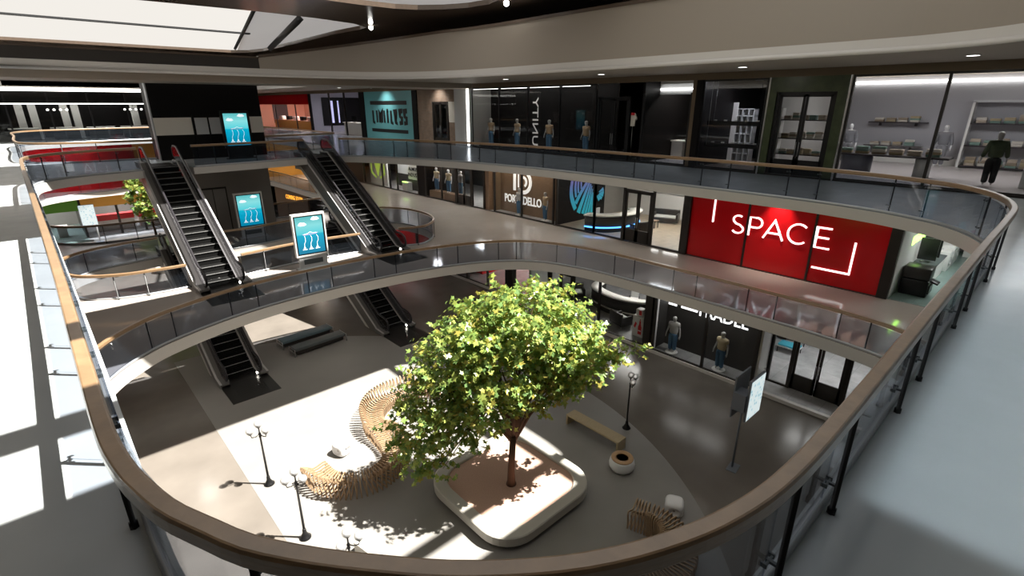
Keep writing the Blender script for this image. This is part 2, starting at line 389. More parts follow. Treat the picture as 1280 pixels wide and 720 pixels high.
# upper ceiling (slab of the floor above): void rounded like ours
fas = smooth_path([(9.9, 30.0), (12.9, 29.75), (15.2, 29.0), (16.9, 27.5), (18.0, 25.0), (18.45, 22), (18.5, 18), (18.5, 5), (18.35, 3.5), (17.6, 1.9), (16.2, .7), (14.5, .25), (10, .15), (4, .1), (1, .6), (-.4, 2.4), (-.7, 5), (-.7, 15), (-.7, 30)], .3)
hole4 = [tuple(p) for p in fas]
slab('ceiling_upper', OUT, [hole4, rrect(-.7, 18.5, 34.2, 58.4, .5)], 4.4, 4.75, [M['soffit'], M['strip'], M['soffit']])
sbox('ceiling_bridge', M['soffit'], -.7, 24.4, 30.7, 34.2, 4.06, 4.4)
CCW = fas[::-1]
def ftop(p): return 6.72 if p.y < 24.9 or p.x < 9 else 5.36 + (6.72 - 5.36) * max(0, min(1, (p.x - 10) / 8.0))
w = MB(); vs = []
for k, p in enumerate(CCW):
    a, b = CCW[min(k + 1, len(CCW) - 1)], CCW[max(k - 1, 0)]; t = (a - b).normalized(); nn = Vector((-t.y, t.x)); z = ftop(p)
    for d, zz in ((-.02, 4.40), (-.02, z), (-.42, z), (-.42, 4.40)): vs.append((p.x + nn.x * d, p.y + nn.y * d, zz))
n4 = len(CCW)
w.add(vs, [(k * 4 + q, (k + 1) * 4 + q, (k + 1) * 4 + (q + 1) % 4, k * 4 + (q + 1) % 4) for k in range(n4 - 1) for q in range(4)] + [(0, 1, 2, 3), tuple((n4 - 1) * 4 + q for q in (3, 2, 1, 0))], 0, False)
struct(w.build('wall_fascia', M['fascia']))
LOOP = [(p.x, p.y, 0) for p in CCW] + [(-.7 + .3 * k, 30.0, 0) for k in range(1, 35)]
w = MB().sweep([(.0, 4.36), (.06, 4.36), (.06, 4.50), (.0, 4.50)], LOOP)
struct(w.build('trim_1', M['strip']))
w = MB(); vs = []
for k, p in enumerate(CCW):
    a, b = CCW[min(k + 1, n4 - 1)], CCW[max(k - 1, 0)]; t = (a - b).normalized(); nn = Vector((-t.y, t.x)); z = ftop(p)
    for d, zz in ((.06, z - .09), (.06, z + .04), (-.44, z + .04), (-.44, z), (-.02, z), (-.02, z - .09)): vs.append((p.x + nn.x * d, p.y + nn.y * d, zz))
w.add(vs, [(k * 6 + q, (k + 1) * 6 + q, (k + 1) * 6 + (q + 1) % 6, k * 6 + (q + 1) % 6) for k in range(n4 - 1) for q in range(6)])
struct(w.build('trim_2', M['roof']))
sbox('wall_far_parapet', M['darkfascia'], -.7, 9.9, 30.02, 30.3, 4.4, 5.22)
tn_ = MB().box(-.7, 9.9, 29.94, 30.36, 5.22, 5.3); struct(tn_.build('trim_40', M['roof']))
sbox('wall_far_fascia', M['darkfascia'], -.7, 18.9, 58.4, 58.8, 4.4, 6.9)
# top ceiling with skylight openings
ZC = 7.5
holeC = rrect(-8, 18.95, 1.65, 13.35, 1.9)
holeB = [(-8, 13.9 + 5.3), (14.8, 19.25), (16.6, 19.35), (17.5, 19.9), (17.85, 21.0), (17.7, 22.4), (17.1, 23.6), (16.2, 24.6), (15.2, 25.1), (13.5, 25.3), (-8, 25.2)]
holeA = [(-8, 31.3), (5.3, 31.1), (10.2, 30.6), (13.5, 30.7), (16.0, 31.2), (17.3, 32.1), (17.45, 33.2), (17.3, 36.5), (17.6, 45), (17.7, 52), (17.2, 54.6), (16.0, 55.6), (-8, 56.6)]
slab('ceiling_top', OUT, [holeC, holeB, holeA], ZC, ZC + .22, [M['roof']] * 3)
# roof lining above the openings, itself open to the sky
skyC = [(x, y) for x, y in holeC]
slab('ceiling_lining', OUT, [rect(-15.5, 23, -3.0, 13.2), rect(-15.5, 19.5, 17.5, 25.2), [(-15.5, 33.4), (13.1, 33.4), (13.7, 41.3), (22, 74), (22, 76), (-15.5, 76)]], 9.0, 9.2, [M['roofgrey']] * 3)
# outer walls
sbox('wall_right', M['greywall'], 42, 42.3, -7, 84, Z1, 9.2)
sbox('wall_back', M['greywall'], -16, 42, 84, 84.3, Z1, 9.2)
sbox('wall_near', M['greywall'], -16, 42, -7.3, -7, Z1, 9.2)
sbox('wall_left', M['greywall'], -16.3, -16, -7, 84, Z1, 9.2)
# skylight bars
def bar(name, x0, x1, y0, y1, z0, z1): return sbox(name, M['steel'], x0, x1, y0, y1, z0, z1)
SX, SY = .41, -.42
dz = 7.75 + 9.0
bar('beam', -8, 19.2, 9.92 + SY * dz - .2, 9.92 + SY * dz + .2, 7.72, 7.95)
bar('beam', 10.66 + SX * dz - .17, 10.66 + SX * dz + .17, 1.2, 13.8, 7.72, 7.95)
for a, b, RR in (((14.99, 36.63, 8.20), (17.04, 48.36, 7.45), .28), ((11.9, 35.5, 8.3), (15.2, 51.5, 7.5), .13)):
    w = MB().tube([a, b], RR, 4); struct(w.build('beam', M['steel']))
w = MB().box(-8, 14.4, 44.6, 44.95, 7.95, 8.05); struct(w.build('beam', M['steel']))

# ------------------------------------------------------------------ balustrades
RP = [(-.055, -.10), (-.045, -.115), (.045, -.115), (.055, -.10), (.055, -.022), (.046, -.004), (.036, 0), (-.036, 0), (-.046, -.004), (-.055, -.022)]
def balustrade(label, runs, z, sgn, detail=False, pitch=(1.02, 2.07), closed=False, phase=0.0, post_n=6):
    c = runs[0][len(runs[0]) // 2]
    root = thing('glass_balustrade', label, 'railing', (c.x, c.y, z))
    hr = MB(); sh = MB(); pm = None
    for P in runs:
        hr.sweep(RP if sgn > 0 else RP, [(p.x, p.y, z + 1.1) for p in P], closed, sm=False)
        G = offset(P, .085 * sgn, closed)
        sh.sweep([(-.03, 0), (.03, 0), (.03, .085), (-.03, .085)], [(p.x, p.y, z) for p in G], closed)
    hr.build('handrail', M['wood'], root); sh.build('glass_channel', M['shoe'], root)
    cl = None
    for P in runs:
        G = offset(P, .085 * sgn, closed)
        acc = [0.0]
        Q = P + ([P[0]] if closed else [])
        for a, b in zip(Q, Q[1:]): acc.append(acc[-1] + (b - a).length)
        T = acc[-1]; cuts = []; d = phase; k = 0
        while d < T - .25:
            if d > .02: cuts.append(d)
            d += pitch[k % len(pitch)]; k += 1
        idx = []
        j = 0
        for d in cuts:
            while acc[j] < d and j < len(acc) - 2: j += 1
            idx.append(j)
        for j in idx:
            p = P[j % len(P)]
            q = G[j % len(P)]; t = Vector((q.x - p.x, q.y - p.y, 0)).normalized(); s = Vector((-t.y, t.x, 0))
            if pm is None:
                pm = MB().lathe([(.034, 0), (.034, .05), (.022, .055), (.022, .985)], n=post_n).build('post', M['black'], root, True)
                o = pm
                if detail:
                    cl = []
                    for zz in (.24, .88):
                        c_ = MB().box(-.012, .012, -.015, .085, zz, zz + .02).box(-.055, .055, .06, .075, zz, zz + .018).box(-.065, -.05, .055, .095, zz - .008, zz + .026).box(.05, .065, .055, .095, zz - .008, zz + .026)
                        cl.append(c_.build('clamp', M['greyvinyl'], pm, True))
            else:
                o = pm.copy(); COL.objects.link(o); o.parent = root
                for c_ in cl or ():
                    c2 = c_.copy(); COL.objects.link(c2); c2.parent = o
            o.location = (p.x - root.location.x + t.x * .0, p.y - root.location.y, 0)
            o.rotation_euler = (0, 0, atan2(t.y, t.x) - pi / 2)
        ends = ([0] if not closed else []) + idx + ([len(P) - 1] if not closed else [])
        segs = list(zip(ends, ends[1:])) + ([(ends[-1], ends[0] + len(P))] if closed and len(ends) > 1 else [])
        for a, b in segs:
            if b - a < 1: continue
            n = max(1, (b - a) // 3); ks = [a + (b - a) * i / n for i in range(n + 1)]
            pts = [G[int(round(k)) % len(P)] for k in ks]
            if len(pts) >= 2:
                MB().sweep([(-.006, .06), (.006, .06), (.006, .97), (-.006, .97)], [(p.x, p.y, z) for p in pts], sm=False).build('glass_panel', M['bal'], root)
    return root
s3 = -1 if clockwise(V3r) else 1
balustrade('long wooden handrail and glass balustrade curving round the nearest upper void', [V3r], Z3, s3, True, phase=.55)
balustrade('short upper glass balustrade between the two escalator tops, below the topmost blue screen', [smooth_path(V3gap, .15)], Z3, -1)
balustrade('upper balustrade ringing the far void, sunlit orange by the far left shops', [V3b], Z3, -1 if clockwise(V3b) else 1, pitch=(1.5, 3.0))
balustrade('middle floor balustrade ringing the void above the tree', [V2], Z2, -1 if clockwise(V2) else 1)
s2 = -1 if clockwise(V2near + V2mid + V2right + V2midfar + V2left) else 1
balustrade('middle floor balustrade curving round the left end of the escalator void', [V2left + V2near[1:]], Z2, s2)
balustrade('sunlit balustrade behind the front blue screen, between the lower escalator ends', [V2mid], Z2, s2)
balustrade('round ended balustrade beside the right escalator foot above red flooring', [V2right], Z2, s2)
balustrade('shaded balustrade in front of the grey core wall and second blue screen', [V2midfar], Z2, s2)
balustrade('middle floor balustrade ringing the far void below the left red sign', [V2b], Z2, -1 if clockwise(V2b) else 1, pitch=(1.5, 3.0))

# ------------------------------------------------------------------ escalators
def make_escalator(label):
    root = thing('escalator', label, 'escalator', (0, 0, 0), 'escalators')
    a = radians(30.64); y0, y1, H = .9, 8.5, 4.5
    def nose(y): return 0 if y < y0 else (H if y > y1 else (y - y0) * tan(a))
    for sx in (-1, 1):
        poly = [(.0, .0), (.0, .1), (y0, .12)]
        w = MB()
        pl = [(0.15, 0.0), (.15, .22), (y0, .24), (y1, H + .24), (9.6, H + .24), (9.6, H - .75), (y1 + .25, H - .75), (y0 + 1.25, 0.0)]
        w.prism(pl, sx * .98, sx * 1.02, 0, lambda p, q, x: (x, p, q)); w.build('side_cladding', M['escside'], root, True)
        w = MB(); w.prism([(y0 + 1.25, .0), (y0 + .85, .0), (y1 + .2, H - .55), (9.6, H - .55), (9.6, H - .75), (y1 + .25, H - .75)], sx * .985, sx * 1.035, 0, lambda p, q, x: (x, p, q)); w.build('lower_trim', M['strip'], root, True)
        w = MB()
        dk = [(.12, .20), (y0, .24), (y1, H + .24), (9.6, H + .24), (9.6, H + .16), (y1, H + .16), (y0, .16), (.12, .12)]
        w.prism(dk, sx * .66, sx * 1.03, 0, lambda p, q, x: (x, p, q)); w.build('deck', M['escside'], root, True)
        w = MB(); w.prism([(.12, .22), (y0, .26), (y1, H + .26), (9.6, H + .26), (9.6, H + .22), (y1, H + .22), (y0, .22), (.12, .18)], sx * .955, sx * 1.04, 0, lambda p, q, x: (x, p, q)); w.build('deck_sun_streak', M['escdeck'], root, True)  # pale strip on the dark deck, painted as its sunlit streak
        w = MB()
        sk = [(.1, .0), (y0, -.02), (y1, H - .02), (9.6, H), (9.6, H + .2), (y1, H + .2), (y0, .2), (.1, .18)]
        w.prism(sk, sx * .62, sx * .66, 0, lambda p, q, x: (x, p, q)); w.build('skirt', M['escpanel'], root, True)
        w = MB(); w.prism([(.35, .2), (y0, .24), (y1, H + .24), (9.4, H + .24), (9.4, H + .2), (y1, H + .2), (y0, .2), (.35, .17)], sx * .605, sx * .70, 0, lambda p, q, x: (x, p, q)); w.build('inner_deck', M['escdeck'], root, True)
        bp = [(.35, .2), (y0, .24), (y1, H + .24), (9.2, H + .24), (9.45, H + .45), (9.52, H + .62), (9.42, H + .8), (9.2, H + .9), (y1, H + .9), (y0 + .15, .97), (.35, .9), (.12, .78), (.05, .6), (.12, .42)]
        w = MB().prism(bp, sx * .70, sx * .76, 0, lambda p, q, x: (x, p, q)); w.build('balustrade_panel', M['escglass'], root, True)
        hp = [(.5, .26), (.28, .27), (.1, .38), (.02, .6), (.1, .82), (.32, .95), (y0 + .1, 1.0), (y0 + .5, 1.0 + .32 * tan(a) * 1.2), (y1, H + .96), (9.2, H + .95), (9.46, H + .84), (9.56, H + .62), (9.46, H + .4), (9.2, H + .28)]
        w = MB().tube([(sx * .73, p, q) for p, q in hp], .05, 8); w.build('handrail', M['rubber'], root, True)
        w = MB().box(sx * .78, sx * .82, 1.2, 1.2, 0, 0)
    w = MB().prism([(y0 + 1.25, 0.0), (y1 + .25, H - .75), (9.6, H - .75), (9.6, H - .7), (y1 + .25, H - .62), (y0 + 1.1, .06)], -.98, .98, 0, lambda p, q, x: (x, p, q))
    w.build('truss_soffit', M['escside'], root, True)
    n = 19; g = (y1 - y0) / n; r = H / n
    st = None
    for i in range(n):
        if st is None:
            w = MB(); w.box(-.6, .6, 0, g, -.06, 0); w.box(-.6, .6, .02, .05, -r, -.03)
            for k in range(15): w.box(-.58 + k * .08, -.545 + k * .08, .012, .02, -r, -.05)
            w.box(-.6, .6, -.012, .006, -.02, .003, 1)
            st = o = w.build('step', [M['step'], M['nosing']], root, True)
        else:
            o = st.copy(); COL.objects.link(o); o.parent = root
        o.location = (0, y0 + g * i, r * (i + 1))
    for k, (a0, a1, z) in enumerate(((-1.6, y0, 0), (y1, 10.2, H))):
        w = MB().box(-1.0, 1.0, a0, a1, z + .004, z + .014) if k == 0 else MB().box(-.62, .62, a0, a1, z - .02, z + .014)
        for q in range(14):
            yy = a0 + .15 + q * .13
            w.box(-.6, .6, yy, yy + .03, z + .014, z + .02)
        w.build('landing_plate', M['plate'], root, True)
    w = MB().lathe([(.0, 0), (.05, .0), (.05, .03), (.0, .04)], (0, 0, 0), 12)
    w.v = [(x * 1 + .64 - .0 if False else .62 - z, y + .42, x + .13) for x, y, z in w.v]
    w.build('comb_light', emis('comb light', (1, .95, .85), 30), root, True)
    return root
es = make_escalator('left escalator down from the upper floor, sunlit on its lower half')
es.location = (5.02, 23.4, Z2)
dup(es, (13.12, 23.4, Z2), 0, 'right escalator down from the upper floor, landing beside the round red void')
dup(es, (5.02, 23.4, Z1), 0, 'dark escalator reaching the ground floor left of the two grey benches')
dup(es, (13.12, 23.4, Z1), 0, 'dark escalator reaching the ground floor between the grey benches and the tree')

# ------------------------------------------------------------------ core block
sbox('wall_core_upper', M['blackwall'], 5.55, 11.3, 35.3, 37.0, Z3, 4.75)
sbox('wall_core_middle', M['concrete'], 5.8, 11.2, 35.3, 37.0, Z2, Z3 - .34)
sbox('wall_core_ground', M['concrete'], 5.8, 11.2, 33.5, 37.0, Z1, Z2 - .42)
sbox('trim_3', M['shoe'], 5.50, 5.56, 35.28, 35.75, Z3, 4.4)  # pale strip paints the lit left face of the black core
sbox('trim_4', M['cream'], 5.56, 7.42, 35.27, 35.3, 1.36, 2.3)
sbox('trim_5', M['cream'], 10.45, 11.3, 35.27, 35.3, 1.36, 2.3)
w = struct(MB().box(7.45, 9.05, 35.2, 35.3, 0, 2.42).box(7.47, 7.52, 35.17, 35.2, 0, 2.42).box(9.0, 9.05, 35.17, 35.2, 0, 2.42).box(8.22, 8.27, 35.17, 35.2, 0, 2.3).build('door_1', M['blackwall']))
MB().box(7.55, 8.2, 35.16, 35.2, 1.36, 2.28).build('door_panel', M['greypanel'], w); MB().box(8.3, 8.98, 35.16, 35.2, 1.36, 2.28).build('door_panel', M['greypanel'], w)
w = struct(MB().box(7.0, 8.55, 35.24, 35.3, Z2, -1.75).build('door_2', M['darkwall']))
MB().box(7.08, 7.75, 35.2, 35.24, Z2 + .05, -1.85).build('door_panel', M['greywall'], w); MB().box(7.8, 8.47, 35.2, 35.24, Z2 + .05, -1.85).build('door_panel', M['greywall'], w)

# ------------------------------------------------------------------ screens
def screen_mat():
    m = bpy.data.materials.new('blue screen'); m.use_nodes = True; nt = m.node_tree; b = nt.nodes['Principled BSDF']
    tc = nt.nodes.new('ShaderNodeTexCoord'); s = nt.nodes.new('ShaderNodeSeparateXYZ'); nt.links.new(tc.outputs['Object'], s.inputs[0])
    mr = nt.nodes.new('ShaderNodeMapRange'); mr.inputs[1].default_value = .75; mr.inputs[2].default_value = 2.55; nt.links.new(s.outputs[2], mr.inputs[0])
    r = nt.nodes.new('ShaderNodeValToRGB'); e = r.color_ramp.elements; e[0].position = 0; e[0].color = (.0, .22, .38, 1); e[1].position = 1; e[1].color = (.10, .50, .52, 1)
    for p, c in ((.42, (0, .40, .62, 1)), (.50, (.0, .46, .64, 1)), (.53, (.10, .68, .76, 1)), (.75, (.26, .78, .80, 1))):
        x = e.new(p); x.color = c
    nt.links.new(mr.outputs[0], r.inputs[0]); nt.links.new(r.outputs[0], b.inputs['Emission Color']); b.inputs['Emission Strength'].default_value = .95
    b.inputs['Base Color'].default_value = (.01, .01, .01, 1); b.inputs['Roughness'].default_value = .1
    return m
M['screen'] = screen_mat(); M['scrwhite'] = emis('screen white', (.85, .95, 1), .9); M['scrpink'] = emis('screen pink', (.35, .25, .45), .7)
def make_kiosk(label, framemat):
    root = thing('advertising_totem', label, 'screen', (0, 0, 0), 'blue screens')
    w = MB().box(-.78, .78, -.16, .16, 0, .06); w.box(-.66, .66, -.09, .09, .06, .62); w.build('base', M['greypanel'], root, True)
    MB().box(-.45, .45, -.10, -.085, .22, .46).build('base_grille', M['greyvinyl'], root, True)
    w = MB(); w.box(-.76, .76, -.06, .14, .60, 2.66)
    w.box(-.76, -.70, -.12, -.06, .60, 2.66); w.box(.70, .76, -.12, -.06, .60, 2.66); w.box(-.7, .7, -.12, -.06, 2.58, 2.66); w.box(-.7, .7, -.12, -.06, .60, .68)
    w.build('frame', framemat, root, True)
    w = MB(); w.box(-.70, .70, -.085, -.06, .68, 2.58); w.build('bezel', M['black'], root, True)
    s = MB().add([(-.63, -.09, .75), (.63, -.09, .75), (.63, -.09, 2.52), (-.63, -.09, 2.52)], [(0, 1, 2, 3)]).build('screen', M['screen'], root, True)
    def disc(cx, cz, rx, rz, n=14): return [(cx + rx * cos(2 * pi * i / n), -.094, cz + rz * sin(2 * pi * i / n)) for i in range(n)]
    def ribbon(art, pts, wd, mi=0):
        for (a, b), (c, d) in zip(pts, pts[1:]):
            L = sqrt((c - a) ** 2 + (d - b) ** 2); nx, nz = -(d - b) / L * wd, (c - a) / L * wd
            art.add([(a + nx, -.094, b + nz), (a - nx, -.094, b - nz), (c - nx, -.094, d - nz), (c + nx, -.094, d + nz)], [(0, 1, 2, 3)], mi)
    for cx, cz in ((-.32, 2.16), (.30, 2.38)):
        art = MB()
        for k, q in enumerate((disc(cx, cz, .20, .06), disc(cx - .05, cz + .05, .09, .06), disc(cx + .07, cz + .04, .08, .05))): art.add([(x, y - .0004 * k, z) for x, y, z in q], [list(range(14))])
        art.build('cloud_picture', M['scrwhite'], s, True)
    art = MB(); ribbon(art, [(-.36, 1.70), (-.3, 1.655), (.26, 1.68), (.36, 1.73)], .014, 1); ribbon(art, [(-.3, 1.69), (-.1, 1.72), (0, 1.78), (.12, 1.73), (.3, 1.72)], .010); art.build('boat_picture', [M['scrwhite'], M['scrpink']], s, True)
    for i, x in enumerate((-.30, .0, .30)):
        art = MB(); ribbon(art, [(x + .02 * (1 - i), 1.62), (x + .05, 1.5), (x + .04, 1.35), (x - .02, 1.24), (x - .03, 1.08)], .008)
        art.add([(x - .09, -.0944, 1.0), (x + .03, -.0944, 1.0), (x - .03, -.0944, 1.12)], [(0, 1, 2)]); ribbon(art, [(x - .13, .955), (x + .08, .955)], .016); art.build('anchor_picture', M['scrwhite'], s, True)
    return root
k0 = make_kiosk('upright blue advertising screen nearest the railing, beside the right escalator', M['white'])
k0.location = (9.1, 24.2, Z2); k0.rotation_euler = (0, 0, radians(-4))
k1 = dup(k0, (8.95, 32.6, Z2), radians(-2), 'upright blue advertising screen in front of the grey core wall')
k2 = dup(k0, (9.3, 33.7, Z3), 0, 'topmost blue advertising screen, dark framed, before the black core wall')
for c in k2.children:
    if c.name.startswith('frame') or c.name.startswith('base'):
        c.data = c.data.copy(); c.data.materials.clear(); c.data.materials.append(M['black'])

# ------------------------------------------------------------------ planter and tree
pl = thing('tree_planter', 'low rounded square concrete planter holding the big tree', 'planter', (9.22, 10.1, Z1))
def rr2(h, r): return rrect(9.22 - h, 9.22 + h, 10.1 - h, 10.1 + h, r, 8)
A_, B_, C_, D_ = rr2(1.95, 1.0), rr2(2.08, 1.05), rr2(1.70, .85), rr2(1.70, .85)
n = len(A_); w = MB()
lev = [(A_, Z1), (A_, Z1 + .14), (B_, Z1 + .2), (B_, Z1 + .47), (rr2(2.05, 1.03), Z1 + .5), (rr2(1.73, .87), Z1 + .5), (C_, Z1 + .47), (C_, Z1 + .35)]
vs = [(x, y, z) for P, z in lev for x, y in P]
w.add(vs, [(k * n + i, k * n + (i + 1) % n, (k + 1) * n + (i + 1) % n, (k + 1) * n + i) for k in range(len(lev) - 1) for i in range(n)], 0)
for k in range(n): w.m[k] = 1
w.build('rim', [M['planter'], M['planterside']], pl)
MB().prism(C_, Z1 + .3, Z1 + .43).build('gravel_bed', M['soil'], pl)

def leafy(mb, centers, count, size, rng):
    star = []
    for k in range(10):
        a = pi / 2 + 2 * pi * k / 10; r = (1.0 if k % 2 == 0 else .48) * (1.15 if k == 0 else (.72 if k in (4, 6) else 1)); star.append((r * cos(a), r * sin(a)))
    tot = sum(c[1][0] * c[1][1] * c[1][2] for c in centers) ; W = [(c[1][0] * c[1][1] * c[1][2]) ** .8 for c in centers]; S = sum(W)
    for (c, rad, _), wt in zip(centers, W):
        k = int(count * wt / S / 9)
        for _i in range(k):
            # small sprays of leaves, denser towards the outside of each mass
            while True:
                d = Vector((rng.uniform(-1, 1), rng.uniform(-1, 1), rng.uniform(-1, 1)))
                if .2 < d.length < 1: break
            d = d.normalized() * (.45 + .6 * rng.random() ** .7)
            if d.z < -.3: d.z *= .75
            p = Vector((c[0] + d.x * rad[0], c[1] + d.y * rad[1], c[2] + d.z * rad[2])); out = Vector((d.x, d.y, d.z * .4 - .15)).normalized()
            tipv = (out + Vector((rng.gauss(0, .5), rng.gauss(0, .5), rng.gauss(-.05, .3)))).normalized() * rng.uniform(.25, .6)
            for _j in range(9):
                q = p + tipv * (_j / 8) + Vector((rng.gauss(0, .065), rng.gauss(0, .065), rng.gauss(0, .045)))
                nrm = Vector((rng.gauss(0, .55) + out.x * .5, rng.gauss(0, .55) + out.y * .5, .75 + rng.gauss(0, .35))).normalized()
                u = nrm.orthogonal().normalized(); ang = rng.uniform(0, 2 * pi); vv = nrm.cross(u); s = size * rng.uniform(.65, 1.25)
                a, b = u * cos(ang) + vv * sin(ang), vv * cos(ang) - u * sin(ang)
                fold = rng.uniform(.0, .25)
                pts = [q + (a * x + b * y + nrm * (-fold * abs(x))) * s for x, y in star]
                mb.add(pts, [list(range(10))], rng.choices((0, 1, 2, 3), (5, 4, 1.6, 2))[0])
rng = random.Random(3)
RV = Vector((.7357, -.6773)); DV = Vector((.6773, .7357))
def tw(r, d, z): return (9.11 + RV.x * r + DV.x * d, 9.93 + RV.y * r + DV.y * d, z)
tree = thing('plaza_tree', 'tall leafy yellow green tree growing from the gravel planter', 'tree', (9.11, 9.93, Z1 + .43))
blobs = [(tw(.55, .0, -2.75), (1.45, 1.5, .95), 0), (tw(-.7, 0, -3.2), (1.25, 1.3, .85), 0), (tw(-1.7, 0, -4.2), (1.05, 1.2, .75), 0), (tw(1.5, .2, -3.55), (1.2, 1.2, .7), 0), (tw(2.3, .1, -4.0), (.8, .75, .4), 0),
         (tw(3.25, .3, -3.85), (.55, .5, .18), 0), (tw(-2.3, -.2, -5.3), (.95, 1.0, .65), 0), (tw(-2.85, -.3, -6.2), (.75, .8, .65), 0), (tw(-2.75, -.5, -7.1), (.5, .55, .55), 0), (tw(-2.3, -.5, -7.55), (.3, .3, .3), 0), (tw(-.3, -.1, -4.3), (1.5, 1.5, .7), 0), (tw(-.9, -.3, -5.3), (1.1, 1.1, .5), 0), (tw(1.5, .3, -4.6), (.95, .95, .55), 0), (tw(-1.6, -.3, -6.2), (.7, .7, .5), 0),
         (tw(.7, 0, -5.2), (.7, .7, .4), 0)]
tr = MB()
base = Vector((9.11, 9.93, Z1 + .484))
fork = Vector(tw(.06, 0, -6.75))
tr.tube([base - Vector((0, 0, .05)), base + Vector((0, 0, .06)), base + Vector((0, 0, .5)), fork], [.17, .135, .115, .10], 12)
for k, (c, rad, _) in enumerate(blobs):
    c = Vector(c); st = fork + Vector((0, 0, -.12 * (k % 3))); mid = st.lerp(c, .35) + Vector((rng.uniform(-.12, .12), rng.uniform(-.12, .12), .55 if c.z > -5 else 1.25))
    tr.tube([st, st.lerp(mid, .5) + Vector((.03, .03, .12)), mid, c], [.06, .05, .032, .014], 7)
    for j in range(3):
        e = c + Vector((rng.uniform(-1, 1) * rad[0], rng.uniform(-1, 1) * rad[1], rng.uniform(-.3, .8) * rad[2])); tr.tube([mid, mid.lerp(e, .5) + Vector((0, 0, .1)), e], [.03, .018, .008], 5)
tr.build('trunk', M['bark'], tree)
lf = MB(); leafy(lf, blobs, 15000, .105, rng); f_ = lf.build('foliage', LEAF, tree); f_['kind'] = 'stuff'
# small tree beyond the left escalator
t2 = thing('indoor_tree', 'smaller sunlit tree partly hidden behind the left escalator', 'tree', (5.7, 45.2, Z1))
MB().lathe([(.5, 0), (.62, .55), (.55, .55), (.5, .45), (0, .45)], (5.7, 45.2, Z1), 20).build('pot', M['planter'], t2)
MB().tube([(5.7, 45.2, Z1 + .4), (5.72, 45.2, -6.3), (5.65, 45.2, -3.6)], [.12, .09, .04], 8).build('trunk', M['bark'], t2)
lf = MB(); leafy(lf, [((5.7, 45.2, -3.2), (1.0, 1.0, 1.5), 0), ((5.4, 45.2, -2.5), (.7, .8, .8), 0), ((5.9, 45.2, -4.3), (.9, .9, .8), 0)], 1500, .17, rng); f_ = lf.build('foliage', LEAF, t2); f_['kind'] = 'stuff'

# ------------------------------------------------------------------ slatted benches
def slat_bench(label, pts, prof, count):
    P = smooth_path(pts, .02); c = P[len(P) // 2]; N = len(P) - 1
    root = thing('slatted_bench', label, 'bench', (c.x, c.y, Z1), 'curved slatted benches')
    for i in range(count):
        s = i / (count - 1); k = int(s * N); p = P[k]; t = (P[min(k + 4, N)] - P[max(k - 4, 0)]).normalized(); nn = Vector((-t.y, t.x))
        outer = prof(s); n = len(outer)
        # closed bent band: outline and the same outline drawn inwards
        inner = []
        for j in range(n):
            a, b, d = Vector(outer[j - 1]), Vector(outer[j]), Vector(outer[(j + 1) % n])
            e1 = (b - a).normalized(); e2 = (d - b).normalized(); m = Vector((-(e1.y + e2.y), e1.x + e2.x))
            if m.length < 1e-4: m = Vector((-e1.y, e1.x))
            inner.append(b + m.normalized() * .05)
        w = MB(); th = .017; vs = []
        for off in (-th, th):
            for q in list(outer) + inner: vs.append((p.x + nn.x * q[0] + t.x * off, p.y + nn.y * q[0] + t.y * off, Z1 + max(0, q[1])))
        fs = []
        for j in range(n):
            q = (j + 1) % n
            fs += [(j, n + j, n + q, q), (2 * n + j, 2 * n + q, 3 * n + q, 3 * n + j), (j, q, 2 * n + q, 2 * n + j), (n + j, 3 * n + j, 3 * n + q, n + q)]
        w.add(vs, fs); w.build('slat', M['slat'], root)
    return root
def sprof(hl, hr, wid):
    """closed outline, counter-clockwise; hl/hr = height on the left (+) and right (-) side of travel"""
    h = wid / 2
    pts = [(-h, 0), (-h * .3, 0), (h * .3, 0), (h, 0)]
    def side(hh, sg):
        if hh > .62: return [(h * 1.0, .25), (h * 1.12, .5), (h * 1.18, hh - .08), (h * 1.08, hh), (h * .85, hh - .04), (h * .55, .55)]
        return [(h * 1.0, .15), (h * 1.06, hh - .12), (h * .98, hh), (h * .75, hh + .01), (h * .5, .45)]
    L = side(hl, 1); Rr = [(-a, b) for a, b in side(hr, -1)][::-1]
    return pts[:-1] + [(h, 0)] + L + [(h * .15, .42), (-h * .15, .42)] + Rr
def big(s):
    u = min(1, max(0, (s - .44) / .16)); u = u * u * (3 - 2 * u); e = min(1, s / .06, (1 - s) / .05); e = .55 + .45 * e
    hr = .46 + (.40 * (1 - u)) * e; hl = .46 + (.40 * u) * e
    return sprof(hl, hr, .82)
slat_bench('long S-curved slatted wooden bench winding left of the tree', [(4.75, 15.05), (4.85, 14.2), (5.4, 13.55), (6.2, 13.35), (6.95, 13.65), (7.35, 14.4), (7.45, 15.2), (7.5, 15.9), (7.8, 16.7), (8.5, 17.3), (9.4, 17.45), (10.3, 17.2), (11.0, 16.6)], big, 80)
def rgt(s):
    e = .5 + .5 * min(1, s / .12, (1 - s) / .12)
    k = .5 + .5 * sin(s * 9 + .4)
    return sprof(.44, .5 + .42 * e * (.65 + .35 * k), .95)
slat_bench('curved slatted wooden bench below the nearest handrail, by the white pod seat', [(11.15, 6.65), (11.35, 5.9), (11.15, 5.15), (10.5, 4.75), (9.7, 4.85), (9.0, 5.3), (8.3, 5.7), (7.4, 5.6)][::1], rgt, 56)

